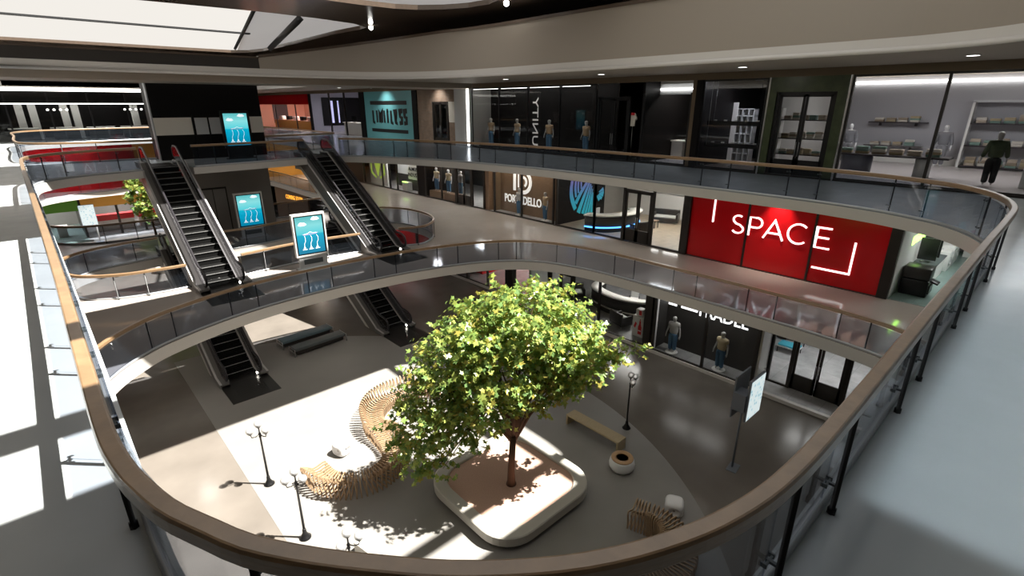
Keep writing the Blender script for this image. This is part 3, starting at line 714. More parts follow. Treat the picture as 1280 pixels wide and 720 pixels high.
# ------------------------------------------------------------------ pods, ring seat, oak benches, upholstered benches
def pod(label, loc, rz):
    o = thing('pod_seat', label, 'seat', loc, 'white pod seats', rz)
    bm = bmesh.new(); bmesh.ops.create_cube(bm, size=2); bmesh.ops.subdivide_edges(bm, edges=bm.edges[:], cuts=23, use_grid_fill=True)
    dark = []
    for v in bm.verts:
        p = v.co.copy(); k = (abs(p.x) ** 3.6 + abs(p.y) ** 3.6 + abs(p.z) ** 3.6) ** (1 / 3.6); q = p / k
        for ax, sg in ((0, 1), (0, -1), (1, 1), (1, -1)):
            e = q[ax] * sg; o2 = [q[i] for i in range(3) if i != ax]; r = sqrt(o2[0] ** 2 + (o2[1] + .1) ** 2)
            if e > .6 and r < .58: q[ax] -= sg * .34 * (1 - (r / .58) ** 2) ** .6
        v.co = Vector((q.x * .29, q.y * .29, q.z * .26 + .26))
    MB().bm(bm, 0, True).build('shell', M['pod'], o, True)
    for ax, sg in ((0, 1), (0, -1), (1, 1), (1, -1)):
        w = MB(); n = 16; pts = []
        for i in range(n):
            a = 2 * pi * i / n; u, vv, dd = .07 * cos(a), .225 + .07 * sin(a), sg * .195; pts.append((dd, u, vv) if ax == 0 else (u, dd, vv))
        w.add(pts, [list(range(n))]); w.build('opening', M['greywall'], o, True)
    return o
pod('white cube pod seat standing in the sun left of the slatted bench', (6.0, 15.65, Z1), .35)
pod('white cube pod seat in the shade beside the right slatted bench', (12.3, 5.92, Z1), .5)
r_ = thing('ring_seat', 'round white planter seat with a wooden ring top', 'seat', (12.82, 8.26, Z1))
MB().lathe([(.30, .0), (.38, .03), (.435, .13), (.445, .24), (.42, .36), (.385, .43), (.21, .43), (.20, .2), (.0, .2)], (0, 0, 0), 32).build('bowl', M['pod'], r_, True)
MB().lathe([(.375, .43), (.385, .45), (.37, .475), (.22, .475), (.205, .45), (.215, .43)], (0, 0, 0), 32).build('wooden_ring', M['ringwood'], r_, True)
b_ = thing('oak_bench', 'long plain oak bench between the tree and a lamp post', 'bench', (13.62, 10.1, Z1))
MB().rbox((13.62, 10.1, Z1 + .42), (.50, 2.5, .07), .01, 1, sm=False).build('seat', M['benchwood'], b_)
for y in (8.89, 11.31): MB().rbox((13.62, y, Z1 + .193), (.50, .075, .385), .008, 1, sm=False).build('leg', M['benchwood'], b_)
b_ = thing('block_stool', 'square beige block seat by the lamp post behind the handrail', 'stool', (4.62, 10.95, Z1), None, .2)
MB().rbox((0, 0, .215), (.62, .62, .43), .02, 2, sm=False).build('block', M['planter'], b_, True)
def ubench(label, loc, rz, m):
    o = thing('upholstered_bench', label, 'bench', loc, 'grey benches by the escalators', rz)
    MB().rbox((0, 0, .36), (2.75, .62, .16), .03, 2).build('seat', m, o, True)
    MB().rbox((0, 0, .18), (2.55, .5, .2), .02, 1).build('apron', M['leather'], o, True)
    for sx in (-1, 1):
        w = MB(); x = sx * 1.40
        for zz in (.22, .40): w.tube([(x, -.34, zz), (x, .34, zz)], .018, 6)
        w.build('end_rail', M['chrome'], o, True)
        for sy in (-1, 1): MB().tube([(x, sy * .34, 0), (x, sy * .34, .42)], .02, 6).build('leg', M['chrome'], o, True)
    return o
ubench('grey upholstered bench further from the camera, its end in the sun', (8.85, 26.05, Z1), .06, M['bluevinyl'])
ubench('darker upholstered bench in front of its twin', (9.0, 24.75, Z1), .06, M['greyvinyl'])

# ------------------------------------------------------------------ lamp posts
M['globe'] = glass('lamp globe glass', (.85, .85, .85), 1.5, .5, (.6, .6, .6))
def lamp(label, loc, rz=0.0):
    o = thing('lamp_post', label, 'lamp', loc, 'three globe lamp posts', rz)
    MB().lathe([(.17, 0), (.17, .03), (.12, .07), (.09, .14), (.06, .2), (.055, .3), (.04, .34)], n=16).build('base', M['black'], o, True)
    MB().lathe([(.04, .32), (.028, 1.85), (.045, 1.9), (.03, 1.95), (.045, 2.0), (.02, 2.06), (.018, 2.22)], n=12).build('pole', M['black'], o, True)
    for k in range(3):
        a = 2 * pi * k / 3; top = (k == -1)
        cx, cy, cz = cos(a) * .27, sin(a) * .27, 2.2
        if k == 0: cx, cy, cz = 0, 0, 2.36
        g = None
        if k: MB().tube([(0, 0, 2.0), (cx * .45, cy * .45, 1.93), (cx * .9, cy * .9, 1.95), (cx, cy, 2.06), (cx, cy, cz - .1)], .015, 6).build('arm', M['black'], o, True)
        g = MB().ball((cx, cy, cz), .12, 16).build('globe', M['globe'], o, True)
        MB().ball((cx, cy, cz), .055, 10).build('bulb', M['bulb'], g, True)
        MB().lathe([(.05, -.13), (.07, -.085), (.05, -.07)], (cx, cy, cz), 12).build('holder', M['black'], g, True)
    return o
M['bulb'] = emis('lamp bulb', (1, .97, .9), .9)
lp = lamp('black three globe lamp post standing near the oak bench', (14.92, 9.55, Z1), 2.0)
dup(lp, (3.47, 15.79, Z1), 1.0, 'three globe lamp post in the sun, furthest left on the plaza edge')
dup(lp, (3.46, 12.73, Z1), 1.0, 'three globe lamp post in the sun beside the slatted bench end')
dup(lp, (3.56, 9.7, Z1), 1.6, 'three globe lamp post half hidden by the handrail, beside the block seat')
dup(lp, (14.92, 12.74, Z1), 2.0, 'three globe lamp post mostly hidden behind the tree crown')

# ------------------------------------------------------------------ mall sign on a pole
sg = thing('directory_sign', 'grey pole sign with two angled panels before the dark shop window', 'sign', (15.8, 5.62, Z1))
def panel_between(p, q, z0, z1, th):
    d = Vector((q[0] - p[0], q[1] - p[1], 0)).normalized(); nn = Vector((-d.y, d.x, 0)) * th / 2
    return MB().prism([(p[0] + nn.x, p[1] + nn.y), (q[0] + nn.x, q[1] + nn.y), (q[0] - nn.x, q[1] - nn.y), (p[0] - nn.x, p[1] - nn.y)], z0, z1)
M['map'] = None
def mapmat():
    m = bpy.data.materials.new('map screen'); m.use_nodes = True; nt = m.node_tree; b = nt.nodes['Principled BSDF']
    tc = nt.nodes.new('ShaderNodeTexCoord'); v = nt.nodes.new('ShaderNodeTexVoronoi'); v.inputs['Scale'].default_value = 6; nt.links.new(tc.outputs['Object'], v.inputs['Vector'])
    r = nt.nodes.new('ShaderNodeValToRGB'); e = r.color_ramp.elements; e[0].color = (.12, .35, .45, 1); e[1].color = (.75, .85, .85, 1); e[1].position = .45
    x = e.new(.25); x.color = (.5, .72, .78, 1); nt.links.new(v.outputs['Distance'], r.inputs[0]); nt.links.new(r.outputs[0], b.inputs['Emission Color']); b.inputs['Emission Strength'].default_value = .9
    b.inputs['Base Color'].default_value = (.05, .05, .05, 1); return m
M['map'] = mapmat()
SIGN_AT = len(bpy.data.objects)
MB().rbox((15.72, 5.62, Z1 + .015), (.55, .34, .03), .006, 1, rot=Matrix.Rotation(.12, 3, 'Z'), sm=False).build('base', M['signgrey'], sg)
MB().tube([(15.72, 5.66, Z1 + .03), (15.72, 5.66, -6.2)], .035, 10).build('pole', M['signgrey'], sg)
MB().box(15.70, 16.80, 5.98, 6.03, -7.1, -5.55).build('back_panel', M['signgrey'], sg)
MB().box(15.66, 16.2, 5.58, 5.98, -6.75, -6.1).build('bracket', M['signgrey'], sg)
f_ = MB().box(15.74, 16.85, 5.50, 5.58, -7.1, -5.55).build('front_panel', M['signgrey'], sg)
MB().box(15.77, 16.82, 5.49, 5.50, -7.06, -5.59).build('map_screen', M['map'], f_)

# ------------------------------------------------------------------ mannequins
def skin_mesh(verts, edges, radii, sub=2, root=0):
    me = bpy.data.meshes.new('s'); me.from_pydata(verts, edges, []); o = bpy.data.objects.new('s', me); COL.objects.link(o)
    m = o.modifiers.new('k', 'SKIN'); m.use_smooth_shade = True
    for i, r in enumerate(radii):
        sv = me.skin_vertices[0].data[i]; sv.radius = r if hasattr(r, '__len__') else (r, r); sv.use_root = (i == root)
    s = o.modifiers.new('u', 'SUBSURF'); s.levels = s.render_levels = sub
    dg = bpy.context.evaluated_depsgraph_get(); out = bpy.data.meshes.new_from_object(o.evaluated_get(dg)); bpy.data.objects.remove(o)
    for p in out.polygons: p.use_smooth = True
    return out
def mobj(me, name, m, parent):
    me = me.copy(); me.materials.clear(); me.materials.append(m); o = bpy.data.objects.new(name, me); COL.objects.link(o); o.parent = parent; return o
# faces -y; arms hang slightly away from the sides
jv = [(0, 0, 1.0), (0, .01, 1.15), (0, .015, 1.32), (0, .01, 1.46), (0, 0, 1.56), (0, -.012, 1.63), (0, -.022, 1.72), (0, -.015, 1.82)]
je = [(i, i + 1) for i in range(7)]; jr = [(.16, .11), (.135, .10), (.165, .115), (.14, .085), (.062, .062), (.085, .098), (.108, .128), (.075, .092)]
for s in (-1, 1):
    b = len(jv)
    jv += [(s * .09, 0, .92), (s * .10, -.01, .50), (s * .105, .02, .10), (s * .11, -.10, .04)]; jr += [.10, .065, .045, (.04, .03)]; je += [(0, b), (b, b + 1), (b + 1, b + 2), (b + 2, b + 3)]
    b = len(jv)
    jv += [(s * .20, .01, 1.44), (s * .28, .03, 1.16), (s * .33, -.04, .93), (s * .335, -.07, .84)]; jr += [.06, .042, .032, (.022, .038)]; je += [(3, b), (b, b + 1), (b + 1, b + 2), (b + 2, b + 3)]
    h0 = b + 3
    for k, (dy, dzz) in enumerate(((-.05, -.07), (-.02, -.085), (.01, -.08), (.035, -.065))):
        b = len(jv); jv += [(s * .338, -.07 + dy * .6, .80), (s * .335, -.07 + dy, .80 + dzz * .9)]; jr += [.010, .008]; je += [(h0, b), (b, b + 1)]
    b = len(jv); jv += [(s * .31, -.12, .82), (s * .30, -.14, .79)]; jr += [.011, .009]; je += [(h0 - 0, b), (b, b + 1)]
BODY = skin_mesh(jv, je, jr)
def sub_skin(kind):
    if kind == 'jeans':
        v = [(0, 0, .99), (0, 0, 1.07)]; e = [(0, 1)]; r = [(.235, .175), (.22, .165)]
        for s in (-1, 1):
            b = len(v); v += [(s * .09, 0, .90), (s * .10, -.01, .50), (s * .105, .015, .08)]; r += [.155, .108, .092]; e += [(0, b), (b, b + 1), (b + 1, b + 2)]
    else:
        v = [(0, .005, .90), (0, .01, 1.15), (0, .015, 1.32), (0, .01, 1.46), (0, .005, 1.52)]; e = [(i, i + 1) for i in range(4)]; r = [(.25, .19), (.215, .165), (.235, .17), (.20, .135), (.10, .095)]
        for s in (-1, 1):
            b = len(v); v += [(s * .20, .01, 1.44)]; r += [.10]; e += [(3, b)]
            if kind == 'shirt': v += [(s * .25, .02, 1.26)]; r += [.088]; e += [(b, b + 1)]
            else: v += [(s * .28, .03, 1.16), (s * .325, -.035, .94)]; r += [.078, .062]; e += [(b, b + 1), (b + 1, b + 2)]
    return skin_mesh(v, e, r)
CL = {k: sub_skin(k) for k in ('jeans', 'shirt', 'jacket')}
def mannequin(label, loc, rz, skin='skin', top='shirt', topm='greyshirt', low='jeans', disc=True, group=None, scale=1.06):
    o = thing('mannequin', label, 'mannequin', loc, group, rz)
    hb = .03 if disc else 0.0
    if disc: MB().lathe([(.0, 0), (.30, 0), (.31, .01), (.30, .03), (.0, .03)], (0, 0, 0), 24).build('base_disc', M['white'], o, True)
    for me, nm, mm in ((BODY, 'body', skin), (CL[top], top, topm), (CL['jeans'], 'trousers', low)):
        c = mobj(me, nm, M[mm], o); c.location = (0, 0, hb); c.scale = (scale,) * 3
    return o
FX = -pi / 2        # front turned to -x (towards the void)
def mann(label, x, y, z, rz=0.0, **k): return mannequin(label, (x, y, z), FX + rz, **k)

# ------------------------------------------------------------------ light fixtures
def panel_light(label, x, y, z, sx, sy, watts, col=(1, .96, .9), group=None, cat='light', fix=True, dm='ledsoft'):
    """flat ceiling panel with the lamp that gives its light just under it, or a bare added lamp"""
    if fix:
        o = thing('ceiling_light', label, 'ceiling light', (x, y, z), group)
        MB().box(x - sx / 2 - .03, x + sx / 2 + .03, y - sy / 2 - .03, y + sy / 2 + .03, z - .05, z).build('housing', M['white'], o)
        MB().box(x - sx / 2, x + sx / 2, y - sy / 2, y + sy / 2, z - .06, z - .05).build('diffuser', M[dm], o)
    l = bpy.data.lights.new('lamp', 'AREA'); l.shape = 'RECTANGLE'; l.size = sx; l.size_y = sy; l.energy = watts; l.color = col
    lo = bpy.data.objects.new('lamp', l); COL.objects.link(lo); lo.location = (x, y, z - .08)
    return lo

# SPACE lettering drawn as strokes
def stroke(mb, f, pts, wd=.075, dp=.05, closed=False):
    P = [Vector(p) for p in pts]; n = len(P); L, Rr = [], []
    for i in range(n):
        a = P[(i + 1) % n] if (closed or i + 1 < n) else P[i]; b = P[i - 1] if (closed or i > 0) else P[i]
        t = (a - b).normalized(); nn = Vector((-t.y, t.x))
        sg = ((P[i] - b) if (P[i] - b).length > 1e-6 else (a - P[i])).normalized(); nn = nn * (wd / 2 / max(.4, nn.dot(Vector((-sg.y, sg.x))))); L.append(P[i] + nn); Rr.append(P[i] - nn)
    for i in range(n if closed else n - 1):
        j = (i + 1) % n; q = [L[i], Rr[i], Rr[j], L[j]]
        mb.add([f(p.x, p.y, d) for d in (.0, dp) for p in q], [(3, 2, 1, 0), (4, 5, 6, 7), (0, 1, 5, 4), (1, 2, 6, 5), (2, 3, 7, 6), (3, 0, 4, 7)])
def arcp(cx, cz, rx, rz, a0, a1, n=16): return [(cx + rx * cos(radians(a0 + (a1 - a0) * i / n)), cz + rz * sin(radians(a0 + (a1 - a0) * i / n))) for i in range(n + 1)]
BLK = {'L': [[(0, 1), (0, 0), (1, 0)]], 'I': [[(.5, 0), (.5, 1)]], 'M': [[(0, 0), (0, 1), (.5, .25), (1, 1), (1, 0)]], 'T': [[(0, 1), (1, 1)], [(.5, 1), (.5, 0)]], 'E': [[(1, 1), (0, 1), (0, 0), (1, 0)], [(0, .5), (.85, .5)]],
       'S': [[(1, .80), (1, 1), (0, 1), (0, .54), (1, .46), (1, 0), (0, 0), (0, .20)]]}
def block_word(root, word, f, w_, h_, wd, m, gap=.35, dp=.02):
    u = [(.45 if c == 'I' else (1.25 if c == 'M' else 1.0)) for c in word]; tot = sum(u) + gap * (len(word) - 1) ; k = w_ / tot; x = 0
    for c, a in zip(word, u):
        mb = MB(); bw = a * k - wd
        for ln in BLK[c]:
            P_ = [(x + wd / 2 + (p * bw if c != 'I' else (a * k - wd) / 2), wd * .35 + q * (h_ - wd * .7)) for p, q in ln]
            stroke(mb, f, P_, wd, dp)
        mb.build('letter', m, root); x += (a + gap) * k
# ------------------------------------------------------------------ facade pieces
wn = [0]; dn = [2]; tn = [5]
def window(x, ya, yb, z0, z1, bars=(), fm='frame', g='shop', wd=.06, head=True):
    """shop window in the long facade plane: frame with glass pane children"""
    wn[0] += 1; m = MB()
    for y in (ya, yb) + tuple(bars): m.box(x - .06, x + .06, y - wd, y + wd, z0, z1)
    m.box(x - .05, x + .05, ya, yb, z0, z0 + .06)
    if head: m.box(x - .05, x + .05, ya, yb, z1 - .08, z1)
    o = struct(m.build('window_%d' % wn[0], M[fm]))
    ys = sorted((ya, yb) + tuple(bars))
    for a, b in zip(ys, ys[1:]):
        MB().box(x - .008, x + .008, a + wd, b - wd, z0 + .06, z1 - .08 if head else z1).build('pane', M[g], o)
    return o
def double_door(x, ya, yb, z0, z1, fm='frame', kick=.75):
    dn[0] += 1; m = MB()
    for y in (ya, yb): m.box(x - .07, x + .07, y - .07, y + .07, z0, z1 + .1)
    m.box(x - .07, x + .07, ya, yb, z1, z1 + .1)
    o = struct(m.build('door_%d' % dn[0], M[fm])); mid = (ya + yb) / 2
    for a, b in ((ya + .08, mid - .01), (mid + .01, yb - .08)):
        m = MB(); m.box(x - .03, x + .03, a, a + .1, z0 + .02, z1); m.box(x - .03, x + .03, b - .1, b, z0 + .02, z1); m.box(x - .03, x + .03, a, b, z1 - .1, z1); m.box(x - .03, x + .03, a, b, z0 + .02, z0 + kick)
        lf_ = m.build('door_leaf', M[fm], o)
        MB().box(x - .008, x + .008, a + .1, b - .1, z0 + kick, z1 - .1).build('pane', M['shop'], lf_)
        yy = b - .05 if b < mid else a + .05
        MB().tube([(x - .09, yy, z0 + .85), (x - .09, yy, z0 + 1.45)], .015, 6).build('door_handle', M['chrome'], lf_)
    return o
def letters(label, txt, x, yl, yr, z0, z1, m, depth=.03, bold=0, space=1.0, cat='sign', group=None, name='shop_sign', f=None):
    w = MB(); add_text(w, txt, f or facing(x, yl, z0), yl - yr, z1 - z0, depth, bold, space)
    return tag(w.build(name, m), label, cat, group)

# ------------------------------------------------------------------ ground floor shops
G0 = -8.85
for nm, y0, y1, m in (('floor_pale_shop', 2.0, 7.48, 'palefloor'), ('floor_window_shop', 7.48, 12.9, 'greyfloor'), ('floor_grey_shop', 12.9, 60, 'greyfloor')):
    sbox(nm, M[m], 21.45, 22.6 if 'window' in nm else 36, y0, y1, Z1 + .001, G0)
sbox('floor_pale_shop_rear', M['palefloor'], 22.6, 36, 7.48, 12.9, Z1 + .001, G0)
tn[0] += 1; sbox('trim_%d' % tn[0], M['strip'], 21.25, 21.45, 2.0, 60, Z1 + .001, G0 + .01)
sbox('wall_ground_back', M['greywall'], 36, 36.2, -7, 84, Z1, Z2 - .42)
sbox('wall_ground_bulkhead', M['brown'], 21.32, 21.5, 2, 60, -5.25, Z2 - .42)
# dark display window
sbox('wall_display_back', M['darkwall'], 22.5, 22.65, 7.5, 12.75, G0, Z2 - .42)
sbox('wall_display_side', M['darkwall'], 21.5, 22.5, 7.46, 7.6, G0, Z2 - .42)
sbox('wall_display_end', M['white'], 21.45, 21.62, 12.56, 12.7, G0, Z2 - .42)
sbox('wall_display_end_dark', M['darkwall'], 21.62, 22.5, 12.58, 12.7, G0, Z2 - .42)
sbox('wall_shop_partition', M['white'], 22.65, 36, 11.4, 11.5, G0, Z2 - .42)
sbox('wall_reception_partition', M['darkwall'], 22.5, 36, 12.72, 12.86, G0, Z2 - .42)
sbox('column_dark', M['frame'], 21.25, 21.65, 12.72, 13.1, G0, -5.2)
window(21.38, 7.52, 12.6, G0, -5.2, (9.88,))
MB_ = MB(); f_ = facing(22.497, 12.54, -6.75)
for a, b in ((0, .46), (.71, 1.59)): MB_.add([f_(p, q, d) for d in (0, .04) for p, q in ((a, .12), (b, .12), (b, .50), (a, .50))], [(3, 2, 1, 0), (4, 5, 6, 7), (0, 1, 5, 4), (1, 2, 6, 5), (2, 3, 7, 6), (3, 0, 4, 7)])
tag(MB_.build('shop_emblem', M['lettergloss']), 'white bar emblem on the dark wall above the nearest ground floor mannequin pair', 'sign')
letters('white FRADEL letters on the dark display wall above the ground floor mannequins', 'FRADEL', 22.5, 10.85, 8.45, -6.76, -6.2, M['lettergloss'], .04, .012)
mann('grey shirted mannequin in jeans, left on its disc in the dark ground floor window', 21.85, 11.75, G0, .15, topm='greyshirt')
mann('mannequin in a beige shirt and jeans on a white disc, behind the grey pole sign', 21.85, 9.25, G0, -.15, topm='beigeshirt')
# pale shop with recessed door
sbox('wall_pale_side', M['white'], 21.45, 22.6, 7.36, 7.46, G0, Z2 - .42)
window(22.55, 6.42, 7.30, G0, -5.2)
double_door(22.55, 4.32, 6.40, G0, -6.2)
window(22.55, 2.2, 4.25, G0, -5.2)
o = thing('bench', 'low display bench with a bright blue cushion inside the pale tiled shop', 'bench', (26.2, 7.7, G0))
MB().rbox((26.2, 7.7, G0 + .40), (.62, .95, .1), .03, 2).build('cushion', M['bluecush'], o)
MB().box(25.85, 26.55, 7.2, 8.2, G0 + .30, G0 + .35).build('seat_board', M['white'], o)
for x in (25.9, 26.5):
    for y in (7.25, 8.15): MB().box(x - .02, x + .02, y - .02, y + .02, G0, G0 + .3).build('leg', M['black'], o)
o = thing('display_table', 'dark topped shoe display table on black legs behind the blue cushion', 'table', (27.75, 8.3, G0))
MB().rbox((27.75, 8.3, G0 + .73), (.8, 1.9, .06), .01, 1, sm=False).build('table_top', M['woodwall'], o)
MB().box(27.4, 28.1, 8.3, 9.2, G0 + .1, G0 + .7).build('cabinet', M['frame'], o)
for x in (27.4, 28.1):
    for y in (7.4, 9.22): MB().box(x - .02, x + .02, y - .02, y + .02, G0, G0 + .7).build('leg', M['black'], o)
# reception behind glass
window(21.4, 13.12, 18.0, G0, -5.2, (16.12,))
double_door(21.4, 18.05, 19.9, G0, -6.25)
window(21.4, 19.95, 23.2, G0, -5.2)
sbox('column_brown', M['frame'], 21.25, 21.65, 23.1, 23.75, G0, -5.2)
window(21.4, 23.8, 27.9, G0, -5.2, (25.7,))
sbox('wall_reception_white', M['white'], 23.2, 36, 23.3, 23.5, G0, Z2 - .42)
sbox('wall_red_box', M['red'], 22.8, 36, 28.0, 30.0, G0, Z2 - .42)
sbox('wall_red_front', M['red'], 21.45, 21.6, 31.0, 46.0, G0, -5.25)
window(21.4, 28.0, 46.0, G0, -5.2, (31, 34.5, 38, 42))
o = thing('reception_desk', 'curved reception desk with a cream top inside the ground floor shop', 'desk', (24.3, 16.9, G0))
arc = smooth_path([(25.7, 19.2), (24.45, 18.75), (23.95, 17.6), (23.9, 16.3), (24.4, 15.1), (25.5, 14.3)], .12)
MB().sweep([(-.26, 0), (.22, 0), (.28, 1.02), (-.26, 1.02)], [(p.x, p.y, G0) for p in arc]).build('front', M['darkwall'], o)
MB().sweep([(-.3, 1.03), (.34, 1.03), (.36, 1.07), (.34, 1.11), (-.3, 1.11)], [(p.x, p.y, G0) for p in arc]).build('desk_top', M['desktop'], o)
MB().sweep([(-.36, .32), (-.28, .32), (-.28, .38), (-.36, .38)], [(p.x, p.y, G0) for p in arc]).build('foot_trim', M['strip'], o)
def armchair(label, loc, rz, m='leather', w=1.0, group=None, cush='palecush', cat='armchair'):
    o = thing('armchair' if w < 1.4 else 'sofa', label, cat, loc, group, rz)
    MB().rbox((0, 0, .24), (w, .82, .26), .03, 2).build('base', M[m], o, True)
    MB().rbox((0, -.03, .42), (w - .3, .66, .14), .05, 3).build('seat_cushion', M[cush], o, True)
    MB().rbox((0, .36, .55), (w, .14, .62), .04, 2).build('backrest', M[m], o, True)
    for s in (-1, 1): MB().rbox((s * (w / 2 - .07), 0, .44), (.14, .82, .42), .04, 2).build('armrest', M[m], o, True)
    for sx in (-1, 1):
        for sy in (-1, 1): MB().tube([(sx * (w / 2 - .08), sy * .34, 0), (sx * (w / 2 - .08), sy * .34, .12)], .025, 6).build('leg', M['chrome'], o, True)
    return o
armchair('dark armchair with its back to the glass, left of the white drinks fridge', (22.75, 15.55, G0), radians(75), w=1.05)
armchair('dark armchair with a pale cushion seen through the ground floor glass door', (24.3, 20.2, G0), radians(-40), w=1.05)
o = thing('office_chair', 'pale office chair behind the cream topped reception desk', 'chair', (25.7, 16.7, G0))
def office_chair(o, m):
    MB().rbox((0, 0, .48), (.5, .48, .09), .04, 3).build('seat', M[m], o, True)
    MB().rbox((0, .24, .85), (.46, .07, .6), .03, 3).build('backrest', M[m], o, True)
    MB().tube([(0, 0, .1), (0, 0, .45)], .03, 8).build('column', M['chrome'], o, True)
    w = MB()
    for k in range(5):
        a = 2 * pi * k / 5; w.tube([(0, 0, .12), (.28 * cos(a), .28 * sin(a), .06)], .02, 6); w.ball((.28 * cos(a), .28 * sin(a), .035), .035, 8)
    w.build('star_base', M['black'], o, True)
    for s in (-1, 1): MB().tube([(s * .27, .15, .45), (s * .29, .1, .68), (s * .29, -.12, .68)], .02, 6).build('armrest', M['black'], o, True)
office_chair(o, 'white'); o.rotation_euler = (0, 0, radians(-60))
o = thing('drinks_fridge', 'white drinks fridge with a red bottle picture and red topper', 'fridge', (22.35, 14.0, G0))
MB().rbox((22.35, 14.0, G0 + .6), (.56, .66, 1.18), .02, 1, sm=False).build('cabinet', M['white'], o)
w = MB(); f2 = facing(22.068, 14.3, G0 + .06)
def flat(mb, f, pts, mi=0, d=.004): mb.add([f(a, b, d) for a, b in pts], [list(range(len(pts)))], mi)
flat(w, f2, [(.34, .12), (.56, .12), (.56, .55), (.50, .72), (.50, .9), (.40, .9), (.40, .72), (.34, .55)], 0); flat(w, f2, [(.06, .5), (.16, .42), (.26, .7), (.16, .8)], 0); flat(w, f2, [(.36, .3), (.54, .3), (.54, .36), (.36, .36)], 1, .006); flat(w, f2, [(.42, .92), (.48, .92), (.48, 1.0), (.42, 1.0)], 0)
w.build('front_picture', [M['redfloor'], M['white']], o)
w = MB().rbox((22.35, 14.0, G0 + 1.38), (.40, .44, .36), .03, 1, sm=False); w.box(22.14, 22.15, 13.85, 14.02, G0 + 1.25, G0 + 1.5, 1); w.build('topper', [M['white'], M['redfloor']], o)
MB().tube([(22.3, 13.61, G0 + .1), (22.3, 13.61, G0 + 1.12)], .03, 8).build('side_pipe', M['chrome'], o)
panel_light('ceiling panel inside the pale tiled shop', 25.5, 5.2, -4.95, 1.2, 3.2, 85, (1, .99, .97))
panel_light('ceiling panel over the reception desk', 25.6, 16.6, -4.95, 1.2, 2.6, 150)
panel_light('ceiling panel over the red walled shop', 26.5, 25.8, -4.95, 1.2, 2.4, 170)
panel_light('added fill panel before the long red ground floor wall', 19.6, 39.0, -4.93, .6, 6.0, 130)  # added lamp, brightens the red wall seen through the round void
panel_light('small ceiling panel in the dark display window', 21.95, 10.1, -4.95, .5, 3.2, 32, (1, .97, .94))

# ------------------------------------------------------------------ middle floor shops
S0 = Z2 + .015
XF = 24.6
sbox('wall_middle_bulkhead', M['brown'], XF - .12, XF + .1, 4.2, 62, -1.25, Z3 - .34)
sbox('wall_middle_back', M['white'], 31.9, 32.1, 13.2, 30, Z2, Z3 - .34)
sbox('wall_middle_far_back', M['darkwall'], 31.9, 32.1, 30, 62, Z2, Z3 - .34)
tn[0] += 1; sbox('trim_%d' % tn[0], M['frame'], XF - .1, XF + .04, 4.2, 62, Z2, Z2 + .03)
sbox('wall_red_panel', M['red'], XF, XF + .1, 4.35, 13.02, Z2 + .03, -1.25)
sbox('column_red_left', M['frame'], XF - .14, XF + .15, 13.02, 13.42, Z2, -1.2)
sbox('column_red_right', M['frame'], XF - .14, XF + .15, 4.02, 4.4, Z2, -1.2)
for y in (7.15, 10.08):
    tn[0] += 1; sbox('trim_%d' % tn[0], M['frame'], XF - .05, XF, y - .045, y + .045, Z2 + .03, -1.25)
root = thing('shop_sign', 'white SPACE lettering with corner lines on the red wall', 'sign', (XF, 8.6, -2.9))
f2 = facing(XF - .002, 0, 0)
def glyph(nm, lines, y0, z0=-2.9):
    w = MB()
    for ln in lines: stroke(w, facing(XF - .002, y0, z0), ln)
    w.build(nm, M['lettergloss'], root)
glyph('letter', [arcp(.31, .66, .25, .20, 55, 205, 12)[::1] + [(.2, .47), (.4, .42)] + arcp(.31, .215, .27, .20, 30, -150, 12)], 10.83)
glyph('letter', [[(.05, 0), (.05, .88), (.38, .88)] + arcp(.38, .645, .24, .235, 90, -90, 12) + [(.05, .41)]], 10.02)
glyph('letter', [[(.02, 0), (.46, .88), (.90, 0)], [(.16, .28), (.76, .28)]], 9.30)
glyph('letter', [arcp(.46, .44, .44, .44, 48, 312, 26)], 8.24)
glyph('letter', [[(.62, .88), (.05, .88), (.05, 0), (.64, 0)], [(.05, .45), (.56, .45)]], 7.10)
glyph('corner_line', [[(0, 0), (0, 1.25), (1.45, 1.25)]], 11.8, -2.55)
glyph('corner_line', [[(0, 0), (1.47, 0), (1.47, 1.38)]], 7.0, -3.81)
# green lit shop at the right end
sbox('floor_green_shop', M['greenfloor'], XF, 36, -3, 4.0, Z2 + .002, S0)
sbox('wall_green_side', M['white'], XF + .1, 36, 4.0, 4.2, Z2, Z3 - .34)
sbox('wall_green_back', M['greywall'], 36, 36.2, -3, 4.2, Z2, Z3 - .34)
sbox('trim_green', M['green'], XF - .12, XF + .1, -3, 4.02, -1.35, Z3 - .34)
sbox('wall_green_far', M['darkwall'], XF, 36, -3.2, -3, Z2, Z3 - .34)
sbox('column_green', M['darkwall'], 34.6, 35.0, 3.5, 4.0, Z2, Z3 - .34)
letters('green neon writing on the white side wall of the right end shop', 'Quality', 0, 0, 0, 0, 1, M['neon'], .03, 0, 1.0, f=None) if False else None
w = MB(); add_text(w, 'ENERGY', lambda u, v, d: (26.7 + u, 3.99 - d, -2.62 + v), 2.7, .36, .03, .01)
tag(w.build('neon_sign', M['neon']), 'green neon writing on the white side wall of the right end shop', 'sign')
o = thing('media_table', 'white media table with dark top carrying the black screens', 'table', (28.6, 3.5, S0))
MB().box(27.0, 30.4, 3.2, 3.96, S0, S0 + .82).build('cabinet', M['white'], o); MB().box(26.95, 30.45, 3.15, 3.98, S0 + .82, S0 + .88).build('table_top', M['greyvinyl'], o)
